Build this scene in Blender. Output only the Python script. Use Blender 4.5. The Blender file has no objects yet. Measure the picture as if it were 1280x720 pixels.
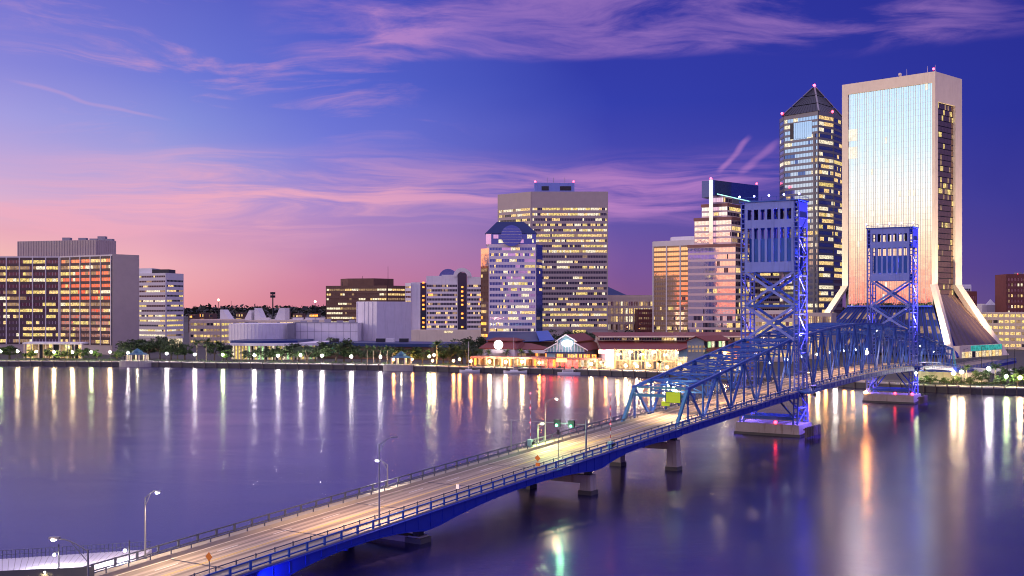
import bpy, math, random
from math import radians as R, sin, cos, pi, sqrt
from mathutils import Vector as V
random.seed(7)
C = bpy.context.scene
COL = C.collection
# ------------------------------------------------------------------ camera
F, HC, YH = 1442.3, 30.72, 384.2
cam = bpy.data.objects.new('camera', bpy.data.cameras.new('camera')); COL.objects.link(cam)
cam.location = (0, 0, HC); cam.rotation_euler = (R(90), 0, 0)
cam.data.sensor_width = 36; cam.data.lens = 36*F/1280; cam.data.shift_y = (YH-360)/1280
cam.data.clip_start = 1; cam.data.clip_end = 60000
C.camera = cam
# ------------------------------------------------------------------ exposure / render
C.view_settings.view_transform = 'Standard'; C.view_settings.look = 'None'
C.view_settings.exposure = 0.0; C.view_settings.gamma = 1
C.render.engine = 'CYCLES'
cy = C.cycles
cy.use_denoising = True; cy.max_bounces = 5; cy.diffuse_bounces = 2; cy.glossy_bounces = 4
cy.filter_width = 1.05; cy.caustics_reflective = False; cy.caustics_refractive = False
cy.sample_clamp_indirect = 6; cy.sample_clamp_direct = 0
def lin(c):
    r = []
    for x in c[:3]:
        x = x/255; r.append(x/12.92 if x <= .04045 else ((x+.055)/1.055)**2.4)
    return tuple(r)+(1,)
# ------------------------------------------------------------------ node helpers
class G:
    def __init__(s, nt): s.nt = nt; s.n = nt.nodes; s.l = nt.links
    def new(s, t, **k):
        n = s.n.new(t)
        for a, b in k.items(): setattr(n, a, b)
        return n
    def put(s, sock, val):
        if isinstance(val, bpy.types.NodeSocket): s.l.new(val, sock)
        elif val is not None:
            try: sock.default_value = val
            except TypeError: sock.default_value = tuple(val)[:3]
    def m(s, op, a, b=None, c=None, clamp=False):
        n = s.new('ShaderNodeMath', operation=op, use_clamp=clamp)
        for i, x in enumerate((a, b, c)):
            if x is not None: s.put(n.inputs[i], x)
        return n.outputs[0]
    def mix(s, f, a, b, mode='MIX'):
        n = s.new('ShaderNodeMix', data_type='RGBA', blend_type=mode, clamp_factor=True)
        s.put(n.inputs[0], f); s.put(n.inputs[6], a); s.put(n.inputs[7], b)
        return n.outputs[2]
    def ss(s, x, a, b):                       # smoothstep a..b -> 0..1
        n = s.new('ShaderNodeMapRange', interpolation_type='SMOOTHSTEP')
        s.put(n.inputs[0], x); n.inputs[1].default_value = a; n.inputs[2].default_value = b
        return n.outputs[0]
    def noise(s, vec, scale, detail=4, rough=.55, dist=0):
        n = s.new('ShaderNodeTexNoise'); s.put(n.inputs['Vector'], vec)
        n.inputs['Scale'].default_value = scale; n.inputs['Detail'].default_value = detail
        n.inputs['Roughness'].default_value = rough; n.inputs['Distortion'].default_value = dist
        return n.outputs[0]
    def comb(s, x, y, z=0.):
        n = s.new('ShaderNodeCombineXYZ')
        for i, q in enumerate((x, y, z)): s.put(n.inputs[i], q)
        return n.outputs[0]
    def ramp(s, f, stops):
        n = s.new('ShaderNodeValToRGB'); e = n.color_ramp.elements
        while len(e) < len(stops): e.new(.5)
        for q, (p, c) in zip(e, stops): q.position = p; q.color = c
        s.put(n.inputs[0], f); return n.outputs[0]
# ------------------------------------------------------------------ world: dusk sky
SUN_AZ, SUN_EL = -105., 16.
w = bpy.data.worlds.new('World'); C.world = w; w.use_nodes = True
g = G(w.node_tree); g.n.clear()
tc = g.new('ShaderNodeTexCoord'); sep = g.new('ShaderNodeSeparateXYZ'); g.l.new(tc.outputs['Generated'], sep.inputs[0])
el = g.m('MULTIPLY', g.m('ARCSINE', sep.outputs[2]), 180/pi)
az = g.m('MULTIPLY', g.m('ARCTAN2', sep.outputs[0], sep.outputs[1]), 180/pi)
ep = g.m('DIVIDE', el, 45., clamp=True)
def E(*st): return [(e/45, lin(c)) for e, c in st]
SKY = [
 (-180, E((0,(110,80,130)),(3,(120,90,150)),(8,(105,95,175)),(18,(80,85,175)),(45,(45,55,150)))),
 (-152, E((0,(215,110,120)),(2,(240,160,150)),(4.5,(240,205,190)),(8,(190,195,225)),(15,(120,140,215)),(45,(55,70,165)))),
 (-128, E((0,(230,105,90)),(1.5,(255,172,136)),(2.9,(255,214,172)),(4.2,(252,236,212)),(5.6,(236,240,236)),(7.5,(204,230,242)),(10.5,(178,214,240)),(18,(115,160,225)),(45,(60,80,175)))),
 (-100, E((0,(235,95,80)),(1.5,(255,172,136)),(2.9,(255,214,172)),(4.2,(252,236,212)),(5.6,(236,240,236)),(7.5,(204,230,242)),(10.5,(178,214,240)),(18,(115,160,225)),(45,(60,80,175)))),
 (-72,  E((0,(255,105,30)),(2,(255,145,50)),(4.0,(255,195,140)),(7,(225,190,215)),(12,(150,160,225)),(45,(60,75,170)))),
 (-25,  E((0,(252,176,150)),(1.2,(253,188,168)),(2.4,(250,192,186)),(3.5,(241,178,192)),(5,(222,182,214)),(7,(195,172,224)),(8.7,(172,164,230)),(11,(140,138,222)),(15,(116,114,212)),(45,(45,55,150)))),
 (-16,  E((0,(242,160,166)),(2,(246,180,190)),(3.5,(231,168,195)),(5,(205,168,216)),(7,(168,162,226)),(8.7,(140,148,225)),(11,(114,124,219)),(15,(95,101,202)),(45,(45,55,150)))),
 (-9,   E((0,(212,128,152)),(1.5,(212,136,170)),(3,(198,142,188)),(5,(168,138,208)),(8,(118,124,220)),(11,(92,106,212)),(15,(80,88,198)),(45,(40,48,140)))),
 (5,    E((0,(136,88,138)),(2,(124,88,160)),(4,(104,86,170)),(6.5,(80,78,182)),(10,(54,64,176)),(15,(48,54,164)),(45,(30,36,120)))),
 (24,   E((0,(96,76,140)),(2,(80,64,146)),(5,(62,58,152)),(9,(42,48,154)),(15,(40,44,148)),(45,(28,34,115)))),
 (100,  E((0,(95,80,140)),(4,(75,65,145)),(12,(50,52,145)),(45,(30,38,120)))),
 (179,  E((0,(110,80,130)),(3,(120,90,150)),(8,(105,95,175)),(18,(80,85,175)),(45,(45,55,150)))),
]
azs = g.m('ADD', az, g.m('MULTIPLY', g.m('SUBTRACT', g.noise(g.comb(g.m('MULTIPLY', az, .05), g.m('MULTIPLY', el, .12)), 1., 3), .5), 9.))
col = None
for i, (a, st) in enumerate(SKY):
    c = g.ramp(ep, st)
    if col is None: col = c; continue
    mr = g.new('ShaderNodeMapRange'); g.put(mr.inputs[0], azs); mr.inputs[1].default_value = SKY[i-1][0]; mr.inputs[2].default_value = a
    col = g.mix(mr.outputs[0], col, c)
# cirrus, laid out by compass bearing and height above the horizon
wv = g.noise(g.comb(g.m('MULTIPLY', az, .06), g.m('MULTIPLY', el, .16)), 1.3, 3)
wob = g.m('MULTIPLY', g.m('SUBTRACT', wv, .5), 2.2)
elw = g.m('ADD', el, wob)
n1 = g.noise(g.comb(g.m('MULTIPLY', az, .10), g.m('MULTIPLY', elw, .52)), 1.0, 9, .62, .6)
n2 = g.noise(g.comb(g.m('ADD', g.m('MULTIPLY', az, .05), 3.3), g.m('MULTIPLY', elw, .66)), 1.6, 9, .60, .7)
def bump(x, a, b, c, d): return g.m('MULTIPLY', g.ss(x, a, b), g.m('SUBTRACT', 1., g.ss(x, c, d)))
bank = g.m('MULTIPLY', bump(elw, 11.9, 12.5, 17, 26), bump(az, -13.5, -9, 19, 27))
bank = g.m('MULTIPLY', bank, g.ss(n1, .36, .66))
band = g.m('MULTIPLY', bump(elw, 3.6, 5.2, 5.9, 8.0), bump(az, -28, -14, 8, 19))
band = g.m('MULTIPLY', band, g.ss(n2, .36, .68))
low = g.m('MULTIPLY', bump(elw, 2.6, 3.8, 4.4, 5.4), bump(az, -60, -40, -14, -5))
low = g.m('MULTIPLY', low, g.ss(n2, .40, .64))
wisp = g.m('MULTIPLY', bump(elw, 7, 9.5, 14, 18), bump(az, -26, -20, -8, 0))
wisp = g.m('MULTIPLY', wisp, g.m('MULTIPLY', g.ss(n1, .5, .75), .8))
west = g.m('MULTIPLY', bump(elw, .6, 1.6, 3.4, 5), bump(az, -140, -125, -70, -55))
west = g.m('MULTIPLY', west, g.m('MULTIPLY', g.ss(n2, .45, .65), .75))
def trail(a0, e0, slope, ln, wd):
    ca, sa = cos(slope), sin(slope)
    x, y = g.m('SUBTRACT', az, a0), g.m('SUBTRACT', elw, e0)
    u = g.m('ADD', g.m('MULTIPLY', x, ca), g.m('MULTIPLY', y, sa))
    v = g.m('SUBTRACT', g.m('MULTIPLY', y, ca), g.m('MULTIPLY', x, sa))
    return g.m('MULTIPLY', bump(u, -ln, -ln*.6, ln*.5, ln), bump(v, -wd, -wd*.1, wd*.1, wd))
tr = g.m('ADD', trail(10.9, 7.2, R(48), 1.3, .22), g.m('MULTIPLY', trail(12.1, 7.0, R(36), 1.4, .25), .7))
tr = g.m('ADD', tr, g.m('MULTIPLY', trail(-20, 9.4, R(-9), 4, .13), .35))
tr = g.m('MULTIPLY', tr, g.ss(n1, .15, .5))
cl = g.m('ADD', g.m('ADD', g.m('MULTIPLY', bank, .55), g.m('MULTIPLY', band, .85)), g.m('ADD', g.m('MULTIPLY', low, .5), g.m('MULTIPLY', wisp, .75)))
cl = g.m('ADD', cl, g.m('MULTIPLY', tr, .5))
cl = g.m('MINIMUM', cl, .8)
ccol = g.mix(g.ss(az, -12, 10), lin((250,178,196)), lin((192,132,204)))
ccol = g.mix(g.m('MULTIPLY', g.ss(el, 9, 13), g.ss(az, -30, 0)), ccol, lin((186,136,206)))
col = g.mix(cl, col, ccol)
col = g.mix(west, col, lin((225,120,120)))
col = g.mix(g.ss(el, -.5, -4), col, lin((40,30,60)))
westglow = g.m('MULTIPLY', bump(az, -150., -126., -78., -50.), bump(el, -1., .8, 14., 24.))
col = g.mix(westglow, col, g.mix(1., col, (1.75,1.65,1.6,1), 'MULTIPLY'))
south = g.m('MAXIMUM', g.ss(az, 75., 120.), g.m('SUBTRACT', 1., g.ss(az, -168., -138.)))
col = g.mix(g.m('MULTIPLY', south, g.ss(el, -1., 3.)), col, g.mix(1., col, (3.6,3.1,2.5,1), 'MULTIPLY'))  # unseen sky behind the camera brightened to lift the facades facing it
col = g.mix(g.ss(el, 17, 38), col, (.74,.60,.98,1))  # dome above the view made pale and bright as added fill light
nishita = g.new('ShaderNodeTexSky', sky_type='NISHITA', sun_disc=False)
nishita.sun_elevation = R(SUN_EL); nishita.sun_rotation = R(SUN_AZ); nishita.air_density = 1.5; nishita.dust_density = 2; nishita.ozone_density = 4
bg1 = g.new('ShaderNodeBackground'); g.put(bg1.inputs[0], g.mix(1., nishita.outputs[0], (.02,.02,.03,1), 'MULTIPLY')); bg1.inputs[1].default_value = .05
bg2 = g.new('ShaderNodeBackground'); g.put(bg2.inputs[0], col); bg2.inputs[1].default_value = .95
ad = g.new('ShaderNodeAddShader'); g.l.new(bg1.outputs[0], ad.inputs[0]); g.l.new(bg2.outputs[0], ad.inputs[1])
wo = g.new('ShaderNodeOutputWorld'); g.l.new(ad.outputs[0], wo.inputs[0])
# ------------------------------------------------------------------ sun: afterglow low in the west
sl = bpy.data.lights.new('afterglow_sun', 'SUN'); sl.energy = .7; sl.angle = R(7); sl.color = (1, .70, .54)
so = bpy.data.objects.new('afterglow_sun', sl); COL.objects.link(so)
so.location = (-300, 0, 300)
so.rotation_euler = V((sin(R(SUN_AZ))*-1, cos(R(SUN_AZ))*-1, -math.tan(R(SUN_EL)))).to_track_quat('-Z', 'Y').to_euler()
# ------------------------------------------------------------------ geometry helpers
def px(x, d): return V(((x-640)/F*d, d, 0))
def zy(y, d): return HC+(YH-y)*d/F
class MB:
    def __init__(s): s.v = []; s.f = []; s.mi = []
    def face(s, pts, mi=0):
        n = len(s.v); s.v += [tuple(p) for p in pts]; s.f.append(tuple(range(n, n+len(pts)))); s.mi.append(mi); return s
    def obox(s, o, a, b, c, mi=0):
        o, a, b, c = V(o), V(a), V(b), V(c)
        if a.cross(b).dot(c) < 0: a, b = b, a
        n = len(s.v)
        s.v += [tuple(p) for p in (o, o+a, o+a+b, o+b, o+c, o+a+c, o+a+b+c, o+b+c)]
        for q in ((0,3,2,1),(4,5,6,7),(0,1,5,4),(1,2,6,5),(2,3,7,6),(3,0,4,7)):
            s.f.append(tuple(n+i for i in q)); s.mi.append(mi)
        return s
    def box(s, x0, x1, y0, y1, z0, z1, mi=0): return s.obox((x0,y0,z0),(x1-x0,0,0),(0,y1-y0,0),(0,0,z1-z0),mi)
    def beam(s, p, q, w, h=None, mi=0, up=(0,0,1)):
        p, q = V(p), V(q); h = h or w; d = q-p
        if d.length < 1e-6: return s
        a = d.cross(V(up))
        if a.length < 1e-4*d.length: a = d.cross(V((1,0,0)))
        a.normalize(); b = a.cross(d).normalized()
        return s.obox(p-a*w/2-b*h/2, a*w, b*h, d, mi)
    def tube(s, p, q, r, r2=None, n=8, mi=0, caps=True):
        p, q = V(p), V(q); r2 = r if r2 is None else r2; d = (q-p).normalized()
        a = d.cross(V((0,0,1)))
        if a.length < .01: a = V((1,0,0))
        a.normalize(); b = d.cross(a); k = len(s.v)
        for c, rr in ((p,r),(q,r2)):
            for i in range(n):
                t = 2*pi*i/n; s.v.append(tuple(c+(a*cos(t)+b*sin(t))*rr))
        for i in range(n):
            j = (i+1) % n; s.f.append((k+i, k+j, k+n+j, k+n+i)); s.mi.append(mi)
        if caps:
            s.f.append(tuple(k+i for i in reversed(range(n)))); s.mi.append(mi)
            s.f.append(tuple(k+n+i for i in range(n))); s.mi.append(mi)
        return s
    def prism(s, poly, z0, z1, mi=0, top=None):
        n = len(poly); k = len(s.v)
        for z in (z0, z1):
            for i, p in enumerate(poly):
                s.v.append((p[0], p[1], z[i] if isinstance(z, (list, tuple)) else z))
        for i in range(n):
            j = (i+1) % n; s.f.append((k+i, k+j, k+n+j, k+n+i)); s.mi.append(mi)
        s.f.append(tuple(k+n+i for i in range(n))); s.mi.append(mi if top is None else top)
        s.f.append(tuple(k+i for i in reversed(range(n)))); s.mi.append(mi)
        return s
    def sphere(s, c, r, n=10, m=6, mi=0, sz=1.):
        c = V(c); k = len(s.v)
        for i in range(m+1):
            t = pi*i/m
            for j in range(n):
                a = 2*pi*j/n; s.v.append((c.x+r*sin(t)*cos(a), c.y+r*sin(t)*sin(a), c.z+sz*r*cos(t)))
        for i in range(m):
            for j in range(n):
                q = (j+1) % n
                s.f.append((k+i*n+j, k+(i+1)*n+j, k+(i+1)*n+q, k+i*n+q)); s.mi.append(mi)
        return s
    def build(s, name, mats, parent=None, smooth=False, label=None, kind=None):
        me = bpy.data.meshes.new(name); o = V((0,0,0))
        if parent is not None and parent.get('_world'): o = V(parent['_world'])
        me.from_pydata([(x-o.x, y-o.y, z-o.z) for x, y, z in s.v], [], s.f)
        if not isinstance(mats, (list, tuple)): mats = [mats]
        for m in mats: me.materials.append(m)
        me.polygons.foreach_set('material_index', s.mi)
        if smooth: me.polygons.foreach_set('use_smooth', [True]*len(s.f))
        me.update()
        ob = bpy.data.objects.new(name, me); COL.objects.link(ob)
        if parent is not None:
            ob.parent = parent
            if parent.get('_world'): ob['_world'] = parent['_world']
        if label: ob['label'] = label
        if kind: ob['kind'] = kind
        return ob
def thing(name, label, cat, loc=(0,0,0), group=None, world=True):
    o = bpy.data.objects.new(name, None); COL.objects.link(o); o.location = loc; o.empty_display_size = .5
    o['label'] = label; o['category'] = cat
    if group: o['group'] = group
    if world: o['_world'] = tuple(float(q) for q in loc)
    return o
def tag(o, label, cat, group=None):
    o['label'] = label; o['category'] = cat
    if group: o['group'] = group
    return o
def copy_tree(o, parent=None):
    c = o.copy(); COL.objects.link(c); c.parent = parent
    for ch in list(o.children): copy_tree(ch, c)
    return c
def lamp(kind, name, loc, energy, color, parent=None, size=.15, aim=None, angle=90, blend=.6):
    L = bpy.data.lights.new(name, kind); L.energy = energy; L.color = color; L.shadow_soft_size = size
    o = bpy.data.objects.new(name, L); COL.objects.link(o)
    base = V(parent['_world']) if parent is not None and parent.get('_world') else V((0,0,0))
    o.location = V(loc)-base
    if kind == 'SPOT':
        L.spot_size = R(angle); L.spot_blend = blend
        o.rotation_euler = (V(aim)-V(loc)).to_track_quat('-Z', 'Y').to_euler()
    if parent is not None: o.parent = parent
    return o
# ------------------------------------------------------------------ materials
def pm(name, c, rough=.7, metal=0., var=.18, scale=.25, bump_=0., emit=None, es=0., stretch=(1,1,1), stain=None, spec=.5):
    m = bpy.data.materials.new(name); m.use_nodes = True; g = G(m.node_tree)
    b = g.n['Principled BSDF']; c = tuple(c)[:3]+(1,)
    b.inputs['Roughness'].default_value = rough; b.inputs['Metallic'].default_value = metal
    b.inputs['Specular IOR Level'].default_value = spec
    geo = g.new('ShaderNodeNewGeometry'); mp = g.new('ShaderNodeMapping'); g.l.new(geo.outputs['Position'], mp.inputs[0]); mp.inputs['Scale'].default_value = stretch
    colr = c
    if var:
        n = g.noise(mp.outputs[0], scale, 6, .6)
        colr = g.mix(n, tuple(x*(1-var*1.6) for x in c[:3])+(1,), tuple(min(1, x*(1+var*1.6)) for x in c[:3])+(1,))
        if stain:
            n2 = g.noise(g.comb(*[g.m('MULTIPLY', q, k) for q, k in zip(_xyz(g, geo.outputs['Position']), (1.3, 1.3, .12))]), .7, 5, .6)
            colr = g.mix(g.m('MULTIPLY', g.ss(n2, .52, .72), .55), colr, tuple(stain)+(1,))
        b.inputs['Roughness'].default_value = rough
    g.put(b.inputs['Base Color'], colr)
    if bump_:
        bn = g.new('ShaderNodeBump'); bn.inputs['Strength'].default_value = bump_; bn.inputs['Distance'].default_value = .1
        g.put(bn.inputs['Height'], g.noise(mp.outputs[0], scale*14, 4)); g.l.new(bn.outputs[0], b.inputs['Normal'])
    if emit:
        b.inputs['Emission Color'].default_value = tuple(emit)[:3]+(1,); b.inputs['Emission Strength'].default_value = es
    return m
def _xyz(g, s):
    n = g.new('ShaderNodeSeparateXYZ'); g.l.new(s, n.inputs[0]); return n.outputs[:]
def lit(name, c, s, freq=.55, lo=.35, hi=1.25, sample=False):
    m = bpy.data.materials.new(name); m.use_nodes = True; g = G(m.node_tree); b = g.n['Principled BSDF']
    b.inputs['Base Color'].default_value = (.02,.02,.025,1); b.inputs['Roughness'].default_value = .12
    geo = g.new('ShaderNodeNewGeometry')
    n = g.noise(geo.outputs['Position'], freq, 3, .7)
    mr = g.new('ShaderNodeMapRange'); g.put(mr.inputs[0], n); mr.inputs[1].default_value = .33; mr.inputs[2].default_value = .67; mr.inputs[3].default_value = lo*s; mr.inputs[4].default_value = hi*s
    b.inputs['Emission Color'].default_value = tuple(c)[:3]+(1,); g.put(b.inputs['Emission Strength'], mr.outputs[0])
    if not sample: m.cycles.emission_sampling = 'NONE'
    return m
def bulb(name, c, s):
    m = bpy.data.materials.new(name); m.use_nodes = True; b = m.node_tree.nodes['Principled BSDF']
    b.inputs['Base Color'].default_value = (.8,.8,.8,1); b.inputs['Emission Color'].default_value = tuple(c)[:3]+(1,); b.inputs['Emission Strength'].default_value = s
    return m
def mirror(name, c, rough=.05, wav=.012, sc=.12, metal=.92):
    m = bpy.data.materials.new(name); m.use_nodes = True; g = G(m.node_tree); b = g.n['Principled BSDF']
    b.inputs['Base Color'].default_value = tuple(c)[:3]+(1,); b.inputs['Metallic'].default_value = metal; b.inputs['Roughness'].default_value = rough
    geo = g.new('ShaderNodeNewGeometry'); bn = g.new('ShaderNodeBump'); bn.inputs['Strength'].default_value = 1; bn.inputs['Distance'].default_value = wav
    g.put(bn.inputs['Height'], g.noise(geo.outputs['Position'], sc*4, 3)); g.l.new(bn.outputs[0], b.inputs['Normal'])
    return m
M = {}
M['glass'] = mirror('dark_glass', (.05,.055,.08), .08, .008, .12, .35)
M['glassblue'] = mirror('blue_glass', (.10,.17,.42), .07, .01, .12, .75)
M['mirror'] = mirror('mirror_glass', (.80,.86,.90), .04, .016, .05)
M['mirrorpink'] = mirror('mirror_glass_silver', (.95,.92,.94), .06, .03, .08)


M['gold'] = mirror('gold_glass', (.95,.76,.50), .05, .02, .06)
M['bronze'] = mirror('bronze_glass', (.42,.28,.20), .05, .03, .08, .8)
M['sunset_tint'] = mirror('sunset_tinted_glass', (.85,.52,.36), .05, .05, .06, .92)  # orange sunset reflection strengthened through the tint of the glass
M['pyr'] = pm('pyramid_glass', (.015,.02,.045), .3, .2, var=.2)
M['smoke'] = mirror('smoked_glass', (.08,.065,.12), .05, .02, .08, .7)
M['warm'] = lit('lit_office_warm', (1,.66,.25), 1.35, 1.1, .15, 1.4)
M['yel'] = lit('lit_office_yellow', (1,.74,.22), 1.1, .8, .2, 1.35)
M['cool'] = lit('lit_office_cool', (1,.86,.58), 1.4, 1.2, .2, 1.3)
M['dim'] = lit('lit_office_dim', (.9,.55,.28), .45)
M['orange'] = lit('lit_orange', (1,.28,.04), 3.6)
M['red'] = lit('lit_red', (1,.05,.04), 8, .3)
M['shop'] = lit('lit_shop_white', (1,.80,.50), 1.0, .9, .2, 1.5)
M['shopwarm'] = lit('lit_shop_warm', (1,.62,.26), .75, 1.1, .2, 1.4)
M['shopwhite'] = lit('lit_shop_pale', (1,.86,.62), .85, .9, .25, 1.5)
M['green'] = lit('lit_green', (.6,1,.45), 1.2)
M['teal'] = lit('lit_teal', (.05,.55,.50), .8)
WIN = [M['glass'], M['warm'], M['yel'], M['cool'], M['dim']]
M['conc'] = pm('concrete', (.42,.39,.36), .8, bump_=.15, stain=(.22,.20,.18))
M['concpier'] = pm('pier_concrete', (.40,.34,.31), .85, bump_=.3, scale=.4, stain=(.16,.09,.06))
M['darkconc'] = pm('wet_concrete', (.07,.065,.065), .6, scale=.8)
M['white'] = pm('white_panel', (.74,.72,.74), .6, var=.06)
M['silver'] = pm('silver_panel', (.80,.74,.74), .4, .2, var=.05)
M['navyglass'] = mirror('navy_glass', (.02,.035,.12), .1, .01, .1, .4)
M['lav'] = pm('painted_plaster', (.80,.76,.79), .75, var=.07, stain=(.60,.57,.60))
M['cream'] = pm('cream_stone', (.90,.76,.57), .7, var=.08, stain=(.72,.58,.42))
M['mkt'] = pm('market_stucco', (.46,.30,.20), .7, var=.12)
M['mktpink'] = pm('market_canopy', (.50,.20,.16), .6, var=.1)
M['tan'] = pm('tan_granite', (.47,.39,.36), .65, var=.08)
M['brown'] = pm('brown_brick', (.16,.085,.06), .8, var=.2)
M['redbrick'] = pm('red_brick', (.22,.07,.055), .8, var=.2)
M['redcap'] = pm('red_granite', (.30,.13,.10), .6, var=.1)
M['grey'] = pm('grey_metal', (.30,.29,.33), .5, .3, var=.1)
M['dark'] = pm('dark_metal', (.035,.035,.045), .5, .4, var=.2)
M['spand'] = pm('dark_spandrel', (.05,.04,.06), .25, .3, var=.2)
M['mull'] = pm('pale_mullion', (.62,.58,.60), .5, .1, var=.05)
M['blueroof'] = pm('blue_metal_roof', (.010,.028,.14), .4, .3, var=.15)
M['brightblue'] = pm('bright_blue_roof', (.03,.10,.48), .4, .2, var=.1)
M['redroof'] = pm('terracotta_roof', (.20,.030,.022), .6, .0, var=.15, stretch=(3,3,.5))
M['tealwall'] = pm('teal_cladding', (.22,.40,.42), .6, var=.1)
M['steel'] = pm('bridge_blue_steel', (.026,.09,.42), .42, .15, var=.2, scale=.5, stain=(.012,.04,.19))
M['steeldeep'] = pm('girder_blue_steel', (.010,.030,.38), .4, .15, var=.12, scale=.5)
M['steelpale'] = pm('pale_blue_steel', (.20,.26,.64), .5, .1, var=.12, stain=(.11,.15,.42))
M['cw'] = pm('counterweight_blue', (.03,.13,.50), .5, .1)
M['steelmid'] = pm('tower_blue_steel', (.11,.16,.60), .45, .1, var=.1, stain=(.08,.11,.36))
def roadmat():
    m = bpy.data.materials.new('road_concrete'); m.use_nodes = True; g = G(m.node_tree); b = g.n['Principled BSDF']; b.inputs['Roughness'].default_value = .7
    geo = g.new('ShaderNodeNewGeometry'); x, y, z = _xyz(g, geo.outputs['Position']); s_, c_ = sin(.569), cos(.569)
    t = g.m('ADD', g.m('MULTIPLY', x, s_), g.m('MULTIPLY', y, c_)); n = g.m('SUBTRACT', g.m('MULTIPLY', g.m('SUBTRACT', x, 62.49), c_), g.m('MULTIPLY', g.m('SUBTRACT', y, 278.95), s_))
    st = g.noise(g.comb(g.m('MULTIPLY', t, .012), g.m('MULTIPLY', n, 1.5)), 1., 5, .6)
    patch = g.noise(g.comb(g.m('MULTIPLY', t, .15), g.m('MULTIPLY', n, .4)), 1., 5, .65)
    lane = g.m('ABSOLUTE', g.m('SINE', g.m('MULTIPLY', n, pi/2.5)))           # oil line in the middle of each lane, pale wheel tracks beside it
    col = g.mix(g.ss(st, .30, .70), (.16,.125,.095,1), (.52,.42,.32,1))
    col = g.mix(g.m('MULTIPLY', g.ss(lane, .80, 1.), .45), col, (.13,.10,.08,1))
    col = g.mix(g.m('MULTIPLY', g.ss(patch, .55, .7), .35), col, (.20,.16,.13,1))
    g.put(b.inputs['Base Color'], col); return m
M['asphalt'] = roadmat()
M['walk'] = pm('sidewalk_concrete', (.34,.31,.26), .8, var=.12)
M['paintw'] = pm('white_road_paint', (.72,.70,.64), .6, var=.12, scale=2)
M['painty'] = pm('yellow_road_paint', (.70,.48,.06), .6, var=.12, scale=2)
M['rail'] = pm('railing_steel', (.10,.11,.16), .5, .5, var=.15)
M['pole'] = pm('galvanised_pole', (.24,.24,.26), .45, .5, var=.08)
M['signy'] = pm('headlit_sign', (.62,.85,.02), .5, var=.04, emit=(.55,.9,.03), es=.08)  # headlight glare put into bright paint and a faint glow; no lamp inside
M['signo'] = pm('orange_sign', (.75,.22,.02), .5, var=.05)
M['lamp_w'] = bulb('lamp_white', (1,.92,.80), 300)
M['lamp_y'] = bulb('lamp_warm', (1,.76,.38), 300)
M['lamp_o'] = bulb('lamp_orange', (1,.42,.09), 240)
M['lamp_g'] = bulb('lamp_greenish', (.80,1,.42), 280)
M['lamp_r'] = bulb('lamp_red', (1,.02,.04), 16)
M['lamp_t'] = bulb('lamp_truss', (.8,.92,1), 22)
M['lamp_b'] = bulb('lamp_blue', (.30,.30,1), 14)
M['bark'] = pm('bark', (.09,.065,.05), .9, var=.3, scale=2, bump_=.3)
M['palmbark'] = pm('palm_bark', (.20,.16,.12), .9, var=.3, scale=3)
def leafm(name, c):
    m = pm(name, c, .6, var=.45, scale=.35)
    return m
M['leaf'] = leafm('oak_leaves', (.040,.070,.026))
M['leaf2'] = leafm('light_leaves', (.055,.10,.025))
M['palm'] = leafm('palm_fronds', (.05,.095,.03))
M['wood'] = leafm('far_wood', (.030,.034,.028))
M['timber'] = pm('timber_pile', (.14,.11,.09), .85, var=.25)
M['boat'] = pm('boat_white', (.78,.78,.80), .35, var=.04)
M['grass'] = pm('lawn', (.05,.10,.03), .9, var=.3, scale=.3)
# ------------------------------------------------------------------ water, land
m = bpy.data.materials.new('river_water'); m.use_nodes = True; g = G(m.node_tree); b = g.n['Principled BSDF']
b.inputs['Base Color'].default_value = (.005,.004,.05,1); b.inputs['IOR'].default_value = 3.6; b.inputs['Specular Tint'].default_value = (.88,.80,1,1)
geo = g.new('ShaderNodeNewGeometry'); mp = g.new('ShaderNodeMapping'); g.l.new(geo.outputs['Position'], mp.inputs[0]); mp.inputs['Scale'].default_value = (.35,1.,1.)
mp.inputs['Rotation'].default_value = (0,0,R(12))
big = g.noise(mp.outputs[0], .018, 4, .6, .6)
rg = g.new('ShaderNodeMapRange'); g.put(rg.inputs[0], big); rg.inputs[1].default_value = .35; rg.inputs[2].default_value = .65; rg.inputs[3].default_value = .17; rg.inputs[4].default_value = .24
g.put(b.inputs['Roughness'], rg.outputs[0])
bn = g.new('ShaderNodeBump'); bn.inputs['Strength'].default_value = .2; bn.inputs['Distance'].default_value = .028
breeze = g.ss(g.noise(mp.outputs[0], .03, 4, .6, 1.), .48, .66)
g.put(bn.inputs['Height'], g.m('ADD', g.m('ADD', g.noise(mp.outputs[0], .55, 4, .6, .4), g.m('MULTIPLY', g.noise(mp.outputs[0], .09, 3), 2.)), g.m('MULTIPLY', breeze, g.m('MULTIPLY', g.noise(mp.outputs[0], 1.6, 3, .6), 5.5))))
g.l.new(bn.outputs[0], b.inputs['Normal'])
M['water'] = m
SHORE = [(-9000,660),(-1600,640)]+[tuple(px(x, d)[:2]) for x, d in ((-60,618),(0,606),(160,601),(480,566),(590,546),(700,532),(820,506),(1040,449),(1150,420),(1220,408),(1280,404))]+[(400,360),(1400,300),(9000,200)]
o = MB().face([(-9000,-2500,0),(9000,-2500,0),(9000,900,0),(-9000,900,0)]).build('river_water', M['water']); o['kind'] = 'structure'
mb = MB()
for i in range(len(SHORE)-1):
    (ax, ay), (bx, by) = SHORE[i], SHORE[i+1]
    k = 30000
    mb.face([(ax,ay+.3,2.4),(bx,by+.3,2.4),(bx*1.0,by+900,2.4),(ax,ay+900,2.4)])
    mb.face([(ax,ay+900,2.4),(bx,by+900,2.4),(bx*3,k,3),(ax*3,k,3)])
M['land'] = pm('city_ground', (.07,.065,.06), .85, var=.25, scale=.05)
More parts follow.
